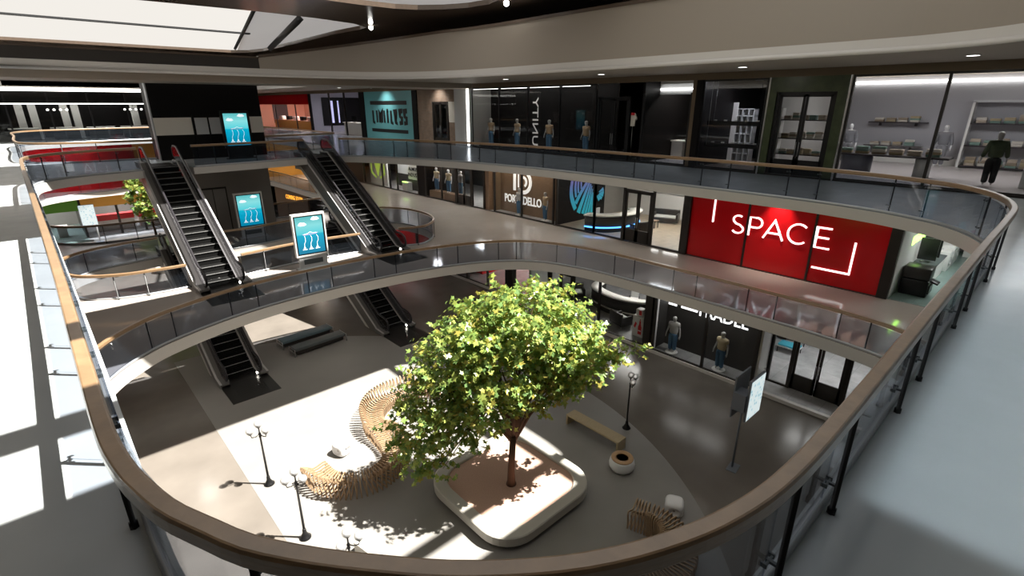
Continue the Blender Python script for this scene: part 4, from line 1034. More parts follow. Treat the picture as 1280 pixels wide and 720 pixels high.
for k, (x, lab) in enumerate(((28.4, 'black flat screen on the media table, nearer the facade'), (29.2, 'black flat screen on the media table, the one further inside'))):
    o = thing('television', lab, 'screen', (x, 3.72, S0 + .88))
    MB().rbox((x, 3.72, S0 + 1.42), (.06, .12, .9), .01, 1, rot=None).build('stand_panel', M['black'], o)
    MB().box(x - .05, x + .01, 3.28, 3.95, S0 + .98, S0 + 1.95).build('display', M['escpanel'], o); MB().box(x - .15, x + .12, 3.5, 3.8, S0 + .88, S0 + .9).build('foot', M['chrome'], o)
o = thing('office_printer', 'large black office printer by the shop entrance below the neon writing', 'printer', (26.2, 3.4, S0))
MB().rbox((26.2, 3.45, S0 + .34), (.9, .95, .68), .04, 2).build('cabinet', M['black'], o); MB().rbox((26.2, 3.45, S0 + .95), (.88, .93, .5), .05, 2).build('scanner', M['leather'], o)
MB().rbox((26.25, 2.85, S0 + .62), (.5, .3, .08), .03, 2, rot=Matrix.Rotation(.35, 3, 'X')).build('paper_tray', M['black'], o); MB().box(25.85, 26.5, 2.92, 2.98, S0 + .15, S0 + .5).build('drawer', M['leather'], o)
for k, x in enumerate((31.2, 32.2, 33.2)):
    o = thing('washing_machine', ('white appliance beside the media table', 'white appliance in the middle of the row along the side wall', 'white appliance furthest in, tallest of its row')[k], 'appliance', (x, 3.5, S0), 'white appliances')
    hh = (.95, 1.05, 1.3)[k]
    MB().rbox((x, 3.52, S0 + hh / 2), (.78, .86, hh), .03, 2).build('cabinet', M['white'], o)
    w = MB(); w.tube([(x + .2 * cos(a), 3.085, S0 + .45 + .2 * sin(a)) for a in [2 * pi * i / 16 for i in range(16)]], .03, 6, True); w.build('porthole', M['chrome'], o); MB().box(x - .33, x + .33, 3.07, 3.09, S0 + hh - .16, S0 + hh - .05).build('control_panel', M['greypanel'], o)
o = thing('sales_counter', 'white sales counter at the back of the green floored shop', 'counter', (35, 2.4, S0))
MB().box(34.7, 35.3, 1.4, 3.0, S0, S0 + 1.0).build('body', M['white'], o); MB().box(34.6, 35.35, 1.35, 3.05, S0 + 1.0, S0 + 1.06).build('counter_top', M['greypanel'], o)
panel_light('ceiling panel in the green floored shop', 29.0, 1.6, -.42, 3.0, 1.2, 150, (.95, 1, .97))
# reception shop
sbox('floor_reception_middle', M['beigefloor'], XF + .04, 31.9, 13.42, 22.4, Z2 + .002, S0)
sbox('wall_black_logo', M['blackwall'], XF + .1, 29.6, 22.4, 22.62, Z2, Z3 - .34)
sbox('wall_black_rest', M['greywall'], 29.6, 31.9, 22.4, 22.62, Z2, Z3 - .34)
sbox('wall_reception_side', M['greywall'], XF + .1, 31.9, 13.2, 13.42, Z2, Z3 - .34)
tn[0] += 1; sbox('trim_%d' % tn[0], M['greywall'], 31.8, 31.9, 13.42, 22.4, -2.05, Z3 - .34)
for k, (a, b) in enumerate(((17.2, 18.6), (19.0, 20.2))):
    wn[0] += 1; o = struct(MB().box(31.74, 31.8, a - .06, b + .06, -2.75, -2.0).build('window_%d' % wn[0], M['greypanel'])); MB().box(31.72, 31.74, a, b, -2.7, -2.05).build('pane', M['ledsoft'], o)
window(XF, 19.3, 22.4, Z2 + .03, -1.25)
double_door(XF, 15.32, 17.15, Z2 + .03, -1.6, kick=.72)
window(XF, 17.2, 19.3, Z2 + .03, -1.25)
window(XF, 13.42, 15.27, Z2 + .03, -1.25)
o = thing('reception_desk', 'curved dark reception desk with cream top and blue light strip', 'desk', (26.4, 18.6, S0))
arc = smooth_path([(24.95, 20.2), (25.2, 19.4), (26.0, 18.75), (27.1, 18.5), (28.2, 18.75), (28.7, 19.3)], .12)
MB().sweep([(-.2, 0), (.25, 0), (.25, .98), (-.28, .98)], [(p.x, p.y, S0) for p in arc]).build('front', M['darkwall'], o)
MB().sweep([(-.42, 1.0), (.4, 1.0), (.42, 1.04), (.4, 1.08), (-.42, 1.08)], [(p.x, p.y, S0) for p in arc]).build('desk_top', M['desktop'], o)
MB().sweep([(-.29, .26), (-.21, .26), (-.21, .34), (-.29, .34)], [(p.x, p.y, S0) for p in arc]).build('blue_light', M['blueled'], o)
armchair('dark leather two seat sofa with pale cushion against the back wall of the reception', (30.6, 18.0, S0), radians(-70), w=1.7, cat='sofa')
o = thing('side_table', 'small dark side table between sofa and glass door', 'table', (28.7, 17.7, S0))
MB().rbox((28.7, 17.7, S0 + .46), (.5, .5, .05), .01, 1).build('table_top', M['woodwall'], o)
for sx in (-.2, .2):
    for sy in (-.2, .2): MB().box(28.7 + sx - .02, 28.7 + sx + .02, 17.7 + sy - .02, 17.7 + sy + .02, S0, S0 + .44).build('leg', M['black'], o)
armchair('dark armchair behind the glass, in front of the blue lit desk', (26.4, 17.2, S0), radians(160), w=.95)
o = thing('office_chair', 'grey office chair behind the blue lit desk', 'chair', (26.6, 20.4, S0)); office_chair(o, 'greypanel')
# fan emblem: two mirrored fans of tapering blades
em = thing('shop_emblem', 'blue and violet fan emblem on the black shop wall', 'sign', (27.5, 22.38, -4.0))
def fanmat():
    m = bpy.data.materials.new('teal to violet glowing print'); m.use_nodes = True; nt = m.node_tree; b = nt.nodes['Principled BSDF']
    tc = nt.nodes.new('ShaderNodeTexCoord'); s_ = nt.nodes.new('ShaderNodeSeparateXYZ'); nt.links.new(tc.outputs['Object'], s_.inputs[0])
    mr = nt.nodes.new('ShaderNodeMapRange'); mr.inputs[1].default_value = -.1; mr.inputs[2].default_value = 2.3; nt.links.new(s_.outputs[2], mr.inputs[0])
    r = nt.nodes.new('ShaderNodeValToRGB'); e = r.color_ramp.elements; e[0].color = (.02, .36, .44, 1); e[1].color = (.16, .12, .38, 1); x = e.new(.45); x.color = (.03, .32, .46, 1); x = e.new(.75); x.color = (.09, .18, .42, 1)
    nt.links.new(mr.outputs[0], r.inputs[0]); nt.links.new(r.outputs[0], b.inputs['Base Color']); nt.links.new(r.outputs[0], b.inputs['Emission Color']); b.inputs['Emission Strength'].default_value = .45; b.inputs['Roughness'].default_value = .4  # flat print given a faint glow, though it is no lamp
    return m
M['fan'] = fanmat()
for bl in [[(26.028, -1.734, 0.247), (25.934, -2.204, 0.285), (25.963, -2.69, 0.325), (26.179, -3.204, 0.355), (26.439, -3.671, 0.296)], [(26.381, -1.787, 0.188), (26.336, -2.245, 0.201), (26.462, -2.848, 0.165)], [(26.651, -1.833, 0.165), (26.634, -2.235, 0.178), (26.69, -2.6, 0.154)], [(26.937, -1.88, 0.154), (26.964, -2.359, 0.129)], [(27.551, -1.98, 0.236), (26.925, -2.613, 0.272), (26.452, -3.279, 0.282)], [(27.796, -2.044, 0.172), (27.296, -2.882, 0.263), (26.762, -3.953, 0.367)], [(27.973, -2.124, 0.12), (27.59, -3.083, 0.2), (27.207, -4.069, 0.266)], [(28.089, -2.26, 0.08), (27.825, -3.237, 0.175), (27.52, -4.141, 0.242)], [(28.187, -2.479, 0.067), (28.033, -3.347, 0.163), (27.844, -4.152, 0.232)], [(28.255, -2.738, 0.054), (28.178, -3.493, 0.15), (28.177, -4.137, 0.221)], [(28.913, -2.776, 0.069), (29.392, -2.596, 0.241)], [(28.957, -2.879, 0.07), (29.457, -2.835, 0.213)], [(28.894, -2.936, 0.07), (29.408, -3.045, 0.213)], [(28.809, -2.978, 0.069), (29.261, -3.257, 0.227)], [(28.695, -2.999, 0.069), (29.0, -3.343, 0.225)]]:
    pts = []
    for k in range(len(bl) - 1):
        for t in (0, .25, .5, .75): pts.append([a + (c - a) * t for a, c in zip(bl[k], bl[k + 1])])
    pts.append(list(bl[-1])); n = len(pts)
    for _ in range(3): pts = [pts[0]] + [[(a + 2 * b + c) / 4 for a, b, c in zip(pts[q - 1], pts[q], pts[q + 1])] for q in range(1, n - 1)] + [pts[-1]]
    Lp, Rq = [], []
    for q in range(n):
        d = (Vector(pts[min(q + 1, n - 1)][:2]) - Vector(pts[max(q - 1, 0)][:2])).normalized(); nn = Vector((-d.y, d.x)) * pts[q][2] / 2; c = Vector(pts[q][:2]); Lp.append(c + nn); Rq.append(c - nn)
    w = MB()
    for q in range(n - 1): w.add([(p.x, y, p.y) for y in (22.385, 22.399) for p in (Lp[q], Rq[q], Rq[q + 1], Lp[q + 1])], [(0, 1, 2, 3), (7, 6, 5, 4), (0, 4, 5, 1), (2, 6, 7, 3)])
    w.build('blade', M['fan'], em)
panel_light('ceiling panel in the blue lit reception', 28.4, 16.6, -.42, 2.0, 2.4, 170, (1, .95, .86))
# PORTADELLO window
sbox('floor_wood_window', M['greyfloor'], XF + .04, 31.9, 22.62, 62, Z2 + .002, S0)
sbox('wall_veneer', M['woodwall'], 25.45, 25.6, 22.62, 29.3, Z2, Z3 - .34)
sbox('column_veneer', M['woodwall'], XF + .05, 25.4, 29.3, 29.75, Z2, Z3 - .34)
sbox('column_veneer_dark', M['brown'], 25.0, 25.45, 28.9, 29.3, Z2, Z3 - .34)
window(XF, 22.7, 28.6, Z2 + .03, -1.25, (25.72,))
letters('white PORTADELLO lettering on the brown veneer wall', 'PORTADELLO', 25.44, 28.4, 24.62, -3.78, -3.18, M['letter'], .03, .02)
em = thing('shop_emblem', 'white striped letter emblem on the brown veneer wall', 'sign', (25.44, 26.6, -2.9))
f2 = facing(25.44, 27.45, -2.85)
for nm, ln, wd in (('stripe', [(.12, 0), (.12, 1.5)], .26), ('stripe', [(.52, .25), (.52, 1.5)], .12), ('stripe', [(.86, -.25), (.86, 1.0), (1.0, 1.0)] + arcp(1.0, .68, .32, .32, 90, -60, 10), .17), ('stripe', [(.52, 1.42), (1.0, 1.42)] + arcp(1.0, .68, .74, .74, 90, -95, 18), .26)):
    w = MB(); stroke(w, f2, ln, wd, .03); w.build(nm, M['letter'], em)
mann('mannequin in grey shirt and jeans before the striped emblem on the veneer wall', 25.02, 26.4, S0, .1, topm='greyshirt')
mann('mannequin in tan shirt and jeans at the right end of the veneer window', 25.02, 23.85, S0, -.35, topm='brownshirt')
panel_light('slim light over the veneer window', 25.0, 26.0, -.42, .35, 5.0, 60, (1, .88, .72))
# jeans shop
o = thing('display_plinth', 'long wooden display plinth under the jeans mannequins', 'plinth', (25.2, 35.3, S0)); MB().rbox((25.2, 35.3, S0 + .28), (.7, 4.4, .56), .01, 1, sm=False).build('box', M['woodwall'], o)
sbox('wall_jeans_back', M['darkwall'], 25.75, 25.9, 34.6, 38.0, Z2, Z3 - .34)
sbox('column_jeans', M['blackwall'], XF - .05, 25.9, 37.6, 38.7, Z2, -1.2)
window(XF, 33.35, 37.6, Z2 + .03, -1.25, (35.3,))
double_door(XF, 31.3, 33.2, Z2 + .03, -1.7)
window(XF, 29.8, 31.2, Z2 + .03, -1.25)
for x, y, lab, m in ((25.15, 36.75, 'mannequin in cream top and jeans, leftmost on the wooden plinth', 'beigeshirt'), (25.12, 35.0, 'mannequin in cream top and jeans, middle of the wooden plinth', 'beigeshirt'), (25.2, 33.45, 'mannequin in jeans on the plinth end beside the dark glass door', 'greyshirt')):
    mann(lab, x, y, S0 + .56, .2, skin='skinw', topm=m, disc=False)
def shelf_unit(label, x, y0, y1, z0, levels, m='shelfdark', depth=.4, up=True, post=None):
    o = thing('shelf_unit', label, 'shelf', (x, (y0 + y1) / 2, z0))
    for h in levels: MB().box(x - depth / 2, x + depth / 2, y0, y1, z0 + h - .035, z0 + h).build('shelf_board', M[m], o)
    if up:
        for y in (y0, y1): MB().box(x - depth / 2, x + depth / 2, y - .03, y + .03, z0, z0 + levels[-1] + .5).build('side_panel', M[post or m], o)
    return o
ords = ('first', 'second', 'third', 'fourth', 'fifth', 'sixth', 'seventh', 'eighth')
def folded(where, x, y0, y1, z, n, grp, seed=0, big=1.0):
    r = random.Random(seed); st = (y1 - y0) / n
    for k in range(n):
        y = y0 + st * (k + .5); o = thing('folded_clothes', '%s pile of clothes from the right, on %s' % (ords[k], where), 'clothes', (x, y, z), grp)
        zz = z + .001; q = r.randint(2, 3)
        for j in range(q):
            hgt = .05 * big * r.uniform(.8, 1.2); MB().rbox((x + r.uniform(-.01, .01), y, zz + hgt / 2), (.3, st * .8 * r.uniform(.9, 1), hgt), .018, 2).build('garment', M['cloth%d' % r.randint(0, 4)], o); zz += hgt
shelf_unit('dark shelf unit stocked with jeans inside the jeans shop', 28.6, 30.3, 34.0, S0, (.5, 1.1, 1.7, 2.3), depth=.5)
for k, h in enumerate((.5, 1.1, 1.7, 2.3)): folded('%s jeans shop shelf board up' % ords[k], 28.55, 30.5, 33.8, S0 + h, 5, 'jeans shop piles', 20 + k, 1.6)
o = thing('clothes_rail', 'chrome clothes rail standing by the jeans shop window', 'rack', (26.6, 30.2, S0))
for y in (29.95, 30.75): MB().tube([(26.6, y, S0), (26.6, y, S0 + 1.7)], .02, 6).build('upright', M['chrome'], o)
for h in (.2, 1.7): MB().tube([(26.6, 29.95, S0 + h), (26.6, 30.75, S0 + h)], .02, 6).build('rail', M['chrome'], o)
panel_light('ceiling panel in the jeans shop', 27.2, 32.2, -.42, 1.5, 3.0, 260)
panel_light('slim light over the jeans mannequins', 25.2, 36.0, -.42, .3, 3.0, 45)
# lime emblem shop
sbox('wall_lime_back', M['white'], 25.6, 25.75, 38.7, 42.0, -3.5, Z3 - .34)
sbox('wall_lime_base', M['darkwall'], 25.6, 25.75, 38.7, 42.0, Z2, -3.5)
sbox('wall_lime_left', M['white'], 25.2, 25.35, 45.2, 48.6, Z2, Z3 - .34)
sbox('wall_lime_mid', M['greypanel'], 26.4, 26.5, 42.0, 45.2, -3.3, Z3 - .34)
sbox('wall_lime_mid_base', M['darkwall'], 26.4, 26.5, 42.0, 45.2, Z2, -3.3)
window(XF, 38.8, 48.8, Z2 + .03, -1.25, (42.3, 43.6, 45.0))
letters('dark ALMOST lettering on the white shop wall, upper of two lines', 'ALMOST', 25.58, 41.9, 40.1, -2.72, -2.38, M['ink'], .02, .01)
letters('dark INDUSTRY lettering on the white shop wall, lower of two lines', 'INDUSTRY', 25.58, 42.0, 39.6, -3.25, -2.9, M['ink'], .02, .01)
em = thing('shop_emblem', 'lime green winged figure emblem on the white wall', 'sign', (25.19, 46.9, -2.8))
f2 = (lambda u, v, d: (25.19 - d, 48.45 - u * 1.2, -3.85 + v * .93))
for nm, poly in (('head', arcp(1.25, 2.0, .28, .28, 0, 340, 16)), ('body', [(1.25, 1.5), (1.55, 1.72), (1.75, 1.5), (1.3, .15), (1.2, .15), (.75, 1.5), (.95, 1.72)]), ('wing', [(.30, 1.4), (.12, 1.5), (.1, .45), (.95, -.1), (1.0, .08), (.30, .55)]), ('wing', [(2.2, 1.4), (2.38, 1.5), (2.4, .45), (1.55, -.1), (1.5, .08), (2.2, .55)])):
    w = MB(); w.add([f2(a, b, .01) for a, b in poly], [list(range(len(poly)))]); w.build(nm, M['lime'], em)
o = thing('lit_counter', 'small white counter with green light by the lime emblem shop entrance', 'counter', (25.2, 40.9, S0)); MB().box(24.95, 25.45, 41.2, 42.1, S0, S0 + .75).build('body', M['white'], o); MB().box(24.95, 25.0, 41.25, 42.05, S0 + .75, S0 + .82).build('light_strip', M['neon'], o)
panel_light('ceiling panel in the lime emblem shop', 25.3, 43.5, -.42, .6, 6.0, 150)
sbox('wall_dark_far', M['blackwall'], XF, XF + .2, 48.8, 62, Z2, -1.25)
letters('tall red lettering on the black wall left of the lime emblem', 'HD', XF - .01, 52.4, 50.2, -2.6, -1.9, M['red'], .02, .02)

# ------------------------------------------------------------------ upper floor shops
U0 = .015; TOP = 4.1
sbox('wall_upper_bulkhead', M['brown'], XF - .12, XF + .1, -6, 80, TOP, 4.4)
tn[0] += 1; sbox('trim_%d' % tn[0], M['frame'], XF - .1, XF + .04, -6, 31, 0, .07)
M['shopgreyfloor'] = mat('pale lilac shop floor', (.46, .42, .42), .3)
sbox('floor_white_shop', M['shopgreyfloor'], XF + .04, 35, -6, 10.0, .002, U0)
M['lilac'] = mat('pale lilac plaster', (.42, .415, .45), .6)
sbox('wall_upper_back', M['lilac'], 35, 35.2, -6, 10.0, 0, 4.4)
sbox('wall_upper_side', M['greywall'], XF + .1, 35.2, 10.0, 10.15, 0, 4.4)
window(XF, -2.0, 6.84, .07, TOP, (.9, 3.86), wd=.05)
tn[0] += 1; sbox('trim_%d' % tn[0], M['led'], 34.85, 34.95, -5, 9.9, 4.06, 4.18)
tn[0] += 1; sbox('trim_%d' % tn[0], M['strip'], 34.97, 35, -5, 10, 0, .35)
for k, (h, lab) in enumerate(((2.12, 'upper'), (.92, 'lower'))):
    o = thing('wall_shelf', '%s dark wall shelf on the grey back wall of the white shop' % lab, 'shelf', (34.75, 7.2, h)); MB().box(34.5, 35, 5.9, 8.5, h - .05, h).build('shelf_board', M['shelfdark'], o)
    for y in (6.4, 8.0): MB().box(34.7, 35, y - .03, y + .03, h - .2, h - .05).build('bracket', M['shelfdark'], o)
    folded('the %s wall shelf in the white shop' % lab, 34.72, 6.2, 8.3, h, 4, 'wall shelf clothes', 40 + k, 2.0)
# shelving alcove on the right
o = thing('shelf_unit', 'white framed shelving alcove at the right of the white shop', 'shelf', (34.7, 2.2, U0))
MB().box(34.3, 35, 4.17, 4.27, 0, 3.15).build('side_panel', M['white'], o); MB().box(34.3, 35, .0, .1, 0, 3.15).build('side_panel', M['white'], o); MB().box(34.3, 35, .0, 4.27, 3.1, 3.2).build('top_panel', M['greypanel'], o)
for k, h in enumerate((.12, 1.1, 2.15)):
    MB().box(34.35, 35, .1, 4.17, h - .06, h).build('shelf_board', M['shelfdark'], o)
    folded('%s white shop alcove board up' % ords[k], 34.62, 1.0, 4.05, h, 6, 'alcove clothes', 50 + k, 2.6)
o = thing('display_table', 'long dark display table on a drum base in the white shop', 'table', (28.3, 6.0, U0))
MB().rbox((28.3, 5.9, .86), (1.0, 4.4, .08), .02, 1, sm=False).build('table_top', M['shelfdark'], o); MB().lathe([(.62, U0), (.62, .82)], (28.3, 7.1, 0), 28).build('drum_base', mat('grey blue drum', (.16, .17, .22), .3), o)
MB().lathe([(.3, U0), (.3, .82)], (28.3, 4.6, 0), 20).build('drum_base', M['greypanel'], o)
folded('the long dark shop table', 28.2, 4.0, 7.9, .90, 6, 'table clothes', 60, 2.2)
o = thing('display_block', 'grey block table stacked with clothes at the right frame edge', 'table', (27.6, .9, U0)); MB().rbox((27.9, .75, .5), (1.3, 1.3, .97), .02, 1, sm=False).build('block', M['greypanel'], o)
folded('the grey block table', 27.75, .3, 1.3, .99, 2, 'block clothes', 63, 2.5)
mann('white mannequin in grey knit by the left end of the dark table', 32.6, 8.75, U0, .1, skin='skinw', top='jacket', topm='greyknit', low='greyknit', disc=False, scale=1.12)
mann('white mannequin in grey knit and trousers before the bare back wall', 34.0, 4.95, U0, -.1, skin='skinw', top='jacket', topm='greyknit', low='greyknit', disc=False, scale=1.12)
mann('dark mannequin in olive jacket and black trousers seen from behind glass at far right', 27.3, 2.3, U0, pi + .2, skin='skin', top='jacket', topm='greenjacket', low='blackcloth', disc=False, scale=1.12)
panel_light('left ceiling panel of the white shop', 30.0, 6.6, 4.38, 2.0, 3.0, 48, (.93, .94, 1))
panel_light('right ceiling panel of the white shop', 30.0, 1.6, 4.38, 2.0, 3.0, 48, (.93, .94, 1))
# green marble doorway
for b in ((XF - .1, XF + .15, 6.95, 7.32, 0, TOP), (XF - .1, XF + .15, 9.68, 9.98, 0, TOP), (XF - .1, XF + .15, 7.32, 9.68, 3.5, TOP)): sbox('wall_green_marble', M['greenmarble'], *b)
double_door(XF + .05, 7.38, 9.62, .02, 3.4, 'black', .7)
for y in (6.9, 10.02): tn[0] += 1; sbox('trim_%d' % tn[0], M['chrome'], XF - .12, XF - .06, y - .03, y + .03, 0, TOP)
shelf_unit('dark shelf unit with clothes behind the green marble doorway', 26.25, 7.95, 9.93, U0, (.82, 1.52, 2.33), depth=.4, post='white')
for k, h in enumerate((.82, 1.52, 2.33)): folded('%s board behind the green marble doorway' % ords[k], 26.22, 8.05, 9.85, U0 + h, 5, 'doorway shelf clothes', 70 + k, 2.0)
# dark shop with cubby shelves
sbox('floor_dark_shop', mat('brown shop floor', (.20, .15, .11), .35), XF + .04, 35, 10.15, 16.4, .002, U0)
sbox('wall_dark_back', M['blackwall'], 31.5, 31.7, 10.15, 31.2, 0, 4.4)
sbox('wall_dark_side', M['blackwall'], XF + .1, 31.5, 13.3, 13.42, 0, 4.4)
sbox('column_dark_shop', M['blackwall'], XF - .12, XF + .12, 13.1, 13.45, 0, TOP)
sbox('column_wood_shop', M['brown'], XF - .1, XF + .12, 13.45, 13.65, 0, TOP)
window(XF, 10.1, 13.1, .07, TOP, fm='black')
w = MB().box(25.0, 30.5, 10.2, 13.2, 4.25, 4.38); struct(w.build('ceiling_dark_shop', mat('lilac ceiling', (.6, .58, .75), .5)))
sbox('wall_white_reveal', M['white'], 28.3, 28.4, 14.25 - 1.2, 14.75 - 1.45, 0, 3.1)
for h, lab in ((2.15, 'upper'), (1.12, 'lower')):
    o = thing('hanging_display_case', '%s dark glass display case hanging in the black shop window' % lab, 'shelf', (25.4, 11.7, h)); MB().box(25.15, 25.6, 10.3, 13.05, h - .1, h + .1).build('case', M['escpanel'], o)
    for k in range(5): MB().box(25.3, 25.42, 10.6 + k * .52, 10.72 + k * .52, h + .1, h + .15).build('ornament', M['chrome'], o)
    MB().tube([(25.135 if h < 2 else 25.615, 10.4, h), (25.135 if h < 2 else 25.615, 10.4, 4.245)], .01, 5).build('cable', M['chrome'], o); MB().tube([(25.135 if h < 2 else 25.615, 12.95, h), (25.135 if h < 2 else 25.615, 12.95, 4.245)], .01, 5).build('cable', M['chrome'], o)
for k, (z0, z1) in enumerate(((0.0, .98), (1.02, 1.98), (2.02, 2.8))):
    o = thing('cubby_shelf', '%s pale cubby shelf in the black shop, %s' % (('lowest', 'middle', 'top')[k], ('standing on the floor', 'between the other two', 'just under the dark upper part')[k]), 'shelf', (28.6, 12.6, z0 + U0), 'pale cubby shelves')
    m = MB(); m.box(28.35, 28.85, 12.15, 12.2, z0 + U0, z1); m.box(28.35, 28.85, 13.1, 13.15, z0 + U0, z1)
    for y in (12.47, 12.79): m.box(28.35, 28.85, y - .015, y + .015, z0 + U0, z1)
    for h in (z0 + U0, (z0 + z1) / 2, z1 - .04): m.box(28.35, 28.85, 12.15, 13.15, h, h + .04)
    m.box(28.83, 28.85, 12.15, 13.15, z0 + U0, z1); m.build('cabinet', M['greypanel'], o)
o = thing('office_chair', 'grey office chair in the black shop beside the pale cubbies', 'chair', (28.4, 11.2, U0)); office_chair(o, 'greypanel'); o.rotation_euler = (0, 0, -.9)
o = thing('drum_table', 'grey cylinder table in the black shop behind the display cases', 'table', (27.2, 10.8, U0)); MB().lathe([(.3, 0), (.3, 1.0), (.34, 1.0), (.34, 1.05), (0, 1.05)], (0, 0, 0), 20).build('column', M['greypanel'], o, True)
panel_light('ceiling panel in the black cubby shop', 27.2, 11.8, 4.24, 1.0, 1.6, 45, (.85, .85, 1))
# dim counter shop
o = thing('sales_counter', 'pale sales counter in the dim shop left of the cubby window', 'counter', (28.0, 16.2, U0)); MB().box(27.7, 28.3, 15.7, 16.4, U0, 1.0).build('body', M['greypanel'], o); MB().box(27.6, 28.4, 14.6, 16.42, 1.0, 1.06).build('counter_top', M['white'], o); MB().box(27.7, 28.3, 14.65, 15.0, U0, 1.0).build('end_panel', M['cream'], o)
o = thing('till', 'dark till on the pale counter of the dim shop', 'till', (28.0, 15.3, 1.06)); MB().rbox((28.0, 15.3, 1.12), (.4, .7, .1), .02, 1).build('drawer', M['shelfdark'], o); MB().rbox((28.0, 15.3, 1.4), (.06, .5, .36), .02, 1).build('display', M['cloth4'], o)
window(XF, 13.7, 16.4, .07, TOP - .55, fm='black', head=False)
for k, (z, y0, y1) in enumerate(((4.02, 13.7, 16.4), (3.72, 13.7, 16.4))): tn[0] += 1; sbox('trim_%d' % tn[0], M['ledsoft'] if k else M['greypanel'], 26.0, 26.1, y0, y1, z, z + .08)
sbox('wall_lightbox', M['greypanel'], 26.1, 26.2, 13.5, 16.5, 3.5, 4.4)
sbox('floor_dim_front', M['shopgreyfloor'], XF + .04, 27.5, 13.45, 16.5, U0, U0 + .006)
panel_light('ceiling panel in the dim counter shop', 27.3, 15.0, 4.38, .8, 1.6, 110)
# fashion window with four mannequins
sbox('floor_fashion', M['blackwall'], XF + .04, 31.5, 16.5, 31.2, .002, U0)
sbox('wall_fashion_side', M['greywall'], XF + .1, 31.5, 31.0, 31.2, 0, 4.4)
sbox('wall_fashion_back', M['blackwall'], 26.4, 26.5, 19.4, 31.0, 0, 4.4)
sbox('wall_fashion_partition', M['blackwall'], XF + .1, 31.5, 16.45, 16.6, 0, 4.4)
window(XF, 19.6, 31.0, .07, TOP, (22.4, 25.2, 28.0), fm='black', wd=.035)
for a, b in ((28.1, 30.9), (25.3, 27.9), (22.5, 25.1), (20.2, 22.3)):
    tn[0] += 1; sbox('trim_%d' % tn[0], M['ledsoft'], XF + .08, XF + .13, a, b, 4.0, 4.07)
    tn[0] += 1; sbox('trim_%d' % tn[0], M['ledsoft'], XF + .0, XF + .06, a, b, .07, .12)
double_door(XF, 17.3, 19.4, .02, 3.3, 'black', .5)
w = MB(); add_text(w, 'UNITY', lambda u, v, d: (25.9 - d, 26.05 - v, .35 + u), 3.1, .52, .02, 0); tag(w.build('shop_sign', emis('dim letters', (.55, .52, .5), .35)), 'dim vertical UNITY lettering between the four dark window mannequins', 'sign')
for k, (y, nm) in enumerate(((29.9, 'leftmost'), (27.1, 'second from the left'), (24.05, 'third from the left'), (20.95, 'rightmost'))):
    mann('tan shirted mannequin, %s of four in the black upper window' % nm, 25.45, y, .17, (.1, -.1, .15, -.1)[k], topm='brownshirt', disc=False, scale=1.05)
o = thing('display_plinth', 'low black plinth under the four upper window mannequins', 'plinth', (25.5, 25, U0)); MB().box(25.1, 26.0, 19.9, 30.9, U0, .17).build('box', M['blackwall'], o)
panel_light('slim light over the four upper window mannequins', 25.15, 25.3, 4.38, .25, 10.0, 32, (1, .93, .85))
o = thing('football_shirt_display', 'cream and red shirt hanging on a dark stand behind the black door', 'clothes', (27.0, 18.7, U0))
MB().tube([(27, 18.7, U0), (27, 18.7, 1.8)], .02, 6).build('stand', M['chrome'], o)
sh = [(-.14, 0), (.14, 0), (.15, .35), (.22, .28), (.27, .36), (.13, .6), (.05, .58), (-.05, .58), (-.13, .6), (-.27, .36), (-.22, .28), (-.15, .35)]
w = MB(); w.prism(sh, 26.93, 27.02, 0, lambda a, b, x: (x, 18.7 + a * 1.2, 1.78 + b * 1.2)); w.build('shirt', M['cream'], o); w = MB(); w.prism([(-.13, .5), (.13, .5), (.1, .62), (-.1, .62)], 26.92, 27.03, 0, lambda a, b, x: (x, 18.7 + a * 1.2, 1.8 + b * 1.2)); w.build('collar', M['redfloor'], o)
panel_light('small lamp over the hanging cream shirt', 26.6, 18.6, 4.3, .3, .4, 14, (1, .9, .75))
# glowing column, brick shop, LIMITLESS, far shops
sbox('column_led', M['greypanel'], XF - .12, XF + .4, 31.2, 33.0, 0, 4.4)
tn[0] += 1; sbox('trim_%d' % tn[0], M['led'], XF - .2, XF - .12, 31.2, 31.4, .1, 4.35)
sbox('wall_brick', M['brick'], XF, XF + .3, 36.0, 38.2, 0, TOP)
sbox('wall_brick_pier', M['brick'], XF, XF + .3, 31.95 + 1.05, 33.9, 0, 1.7)
sbox('wall_brick_top', M['brick'], XF, XF + .3, 33.0, 36.0, 3.2, TOP)
sbox('wall_brick_poster', M['cream'], XF - .02, XF, 33.05, 33.88, 1.7, 3.2)
double_door(XF, 34.0, 35.95, .02, 3.1, 'frame', .5)
sbox('column_black', M['blackwall'], XF - .1, XF + .3, 38.2, 38.9, 0, TOP)
sbox('wall_limitless', M['teal'], XF - .05, XF + .3, 38.9, 47.2, 0, TOP)
em = thing('shop_sign', 'black LIMITLESS lettering between two bars on the teal wall', 'sign', (XF - .05, 43, .6))
for z0, z1 in ((2.98, 3.3), (.62, .91)): MB().box(XF - .07, XF - .05, 39.8, 46.1, z0, z1).build('bar', M['ink'], em)
block_word(em, 'LIMITLESS', facing(XF - .05, 45.85, 1.33), 6.05, 1.26, .29, M['ink'], .30)
sbox('column_far_black', M['blackwall'], XF - .1, XF + .3, 47.2, 48.2, 0, TOP)
sbox('floor_far_shops', M['shopgreyfloor'], XF, 36, 48.2, 80, .002, U0)
M['lilacwall'] = mat('lilac grey wall', (.42, .41, .48), .5)
sbox('wall_far_grey', M['lilacwall'], 31, 31.2, 48.2, 60.0, 0, 4.4)
sbox('wall_far_black_panel', M['blackwall'], 25.9, 30.6, 59.9, 60.0, .7, 3.75)
M['slot'] = emis('lilac slot glow', (.55, .55, .9), .7)
sbox('wall_far_slot_light', M['slot'], 26.9, 27.15, 59.86, 59.9, 1.0, 3.4)
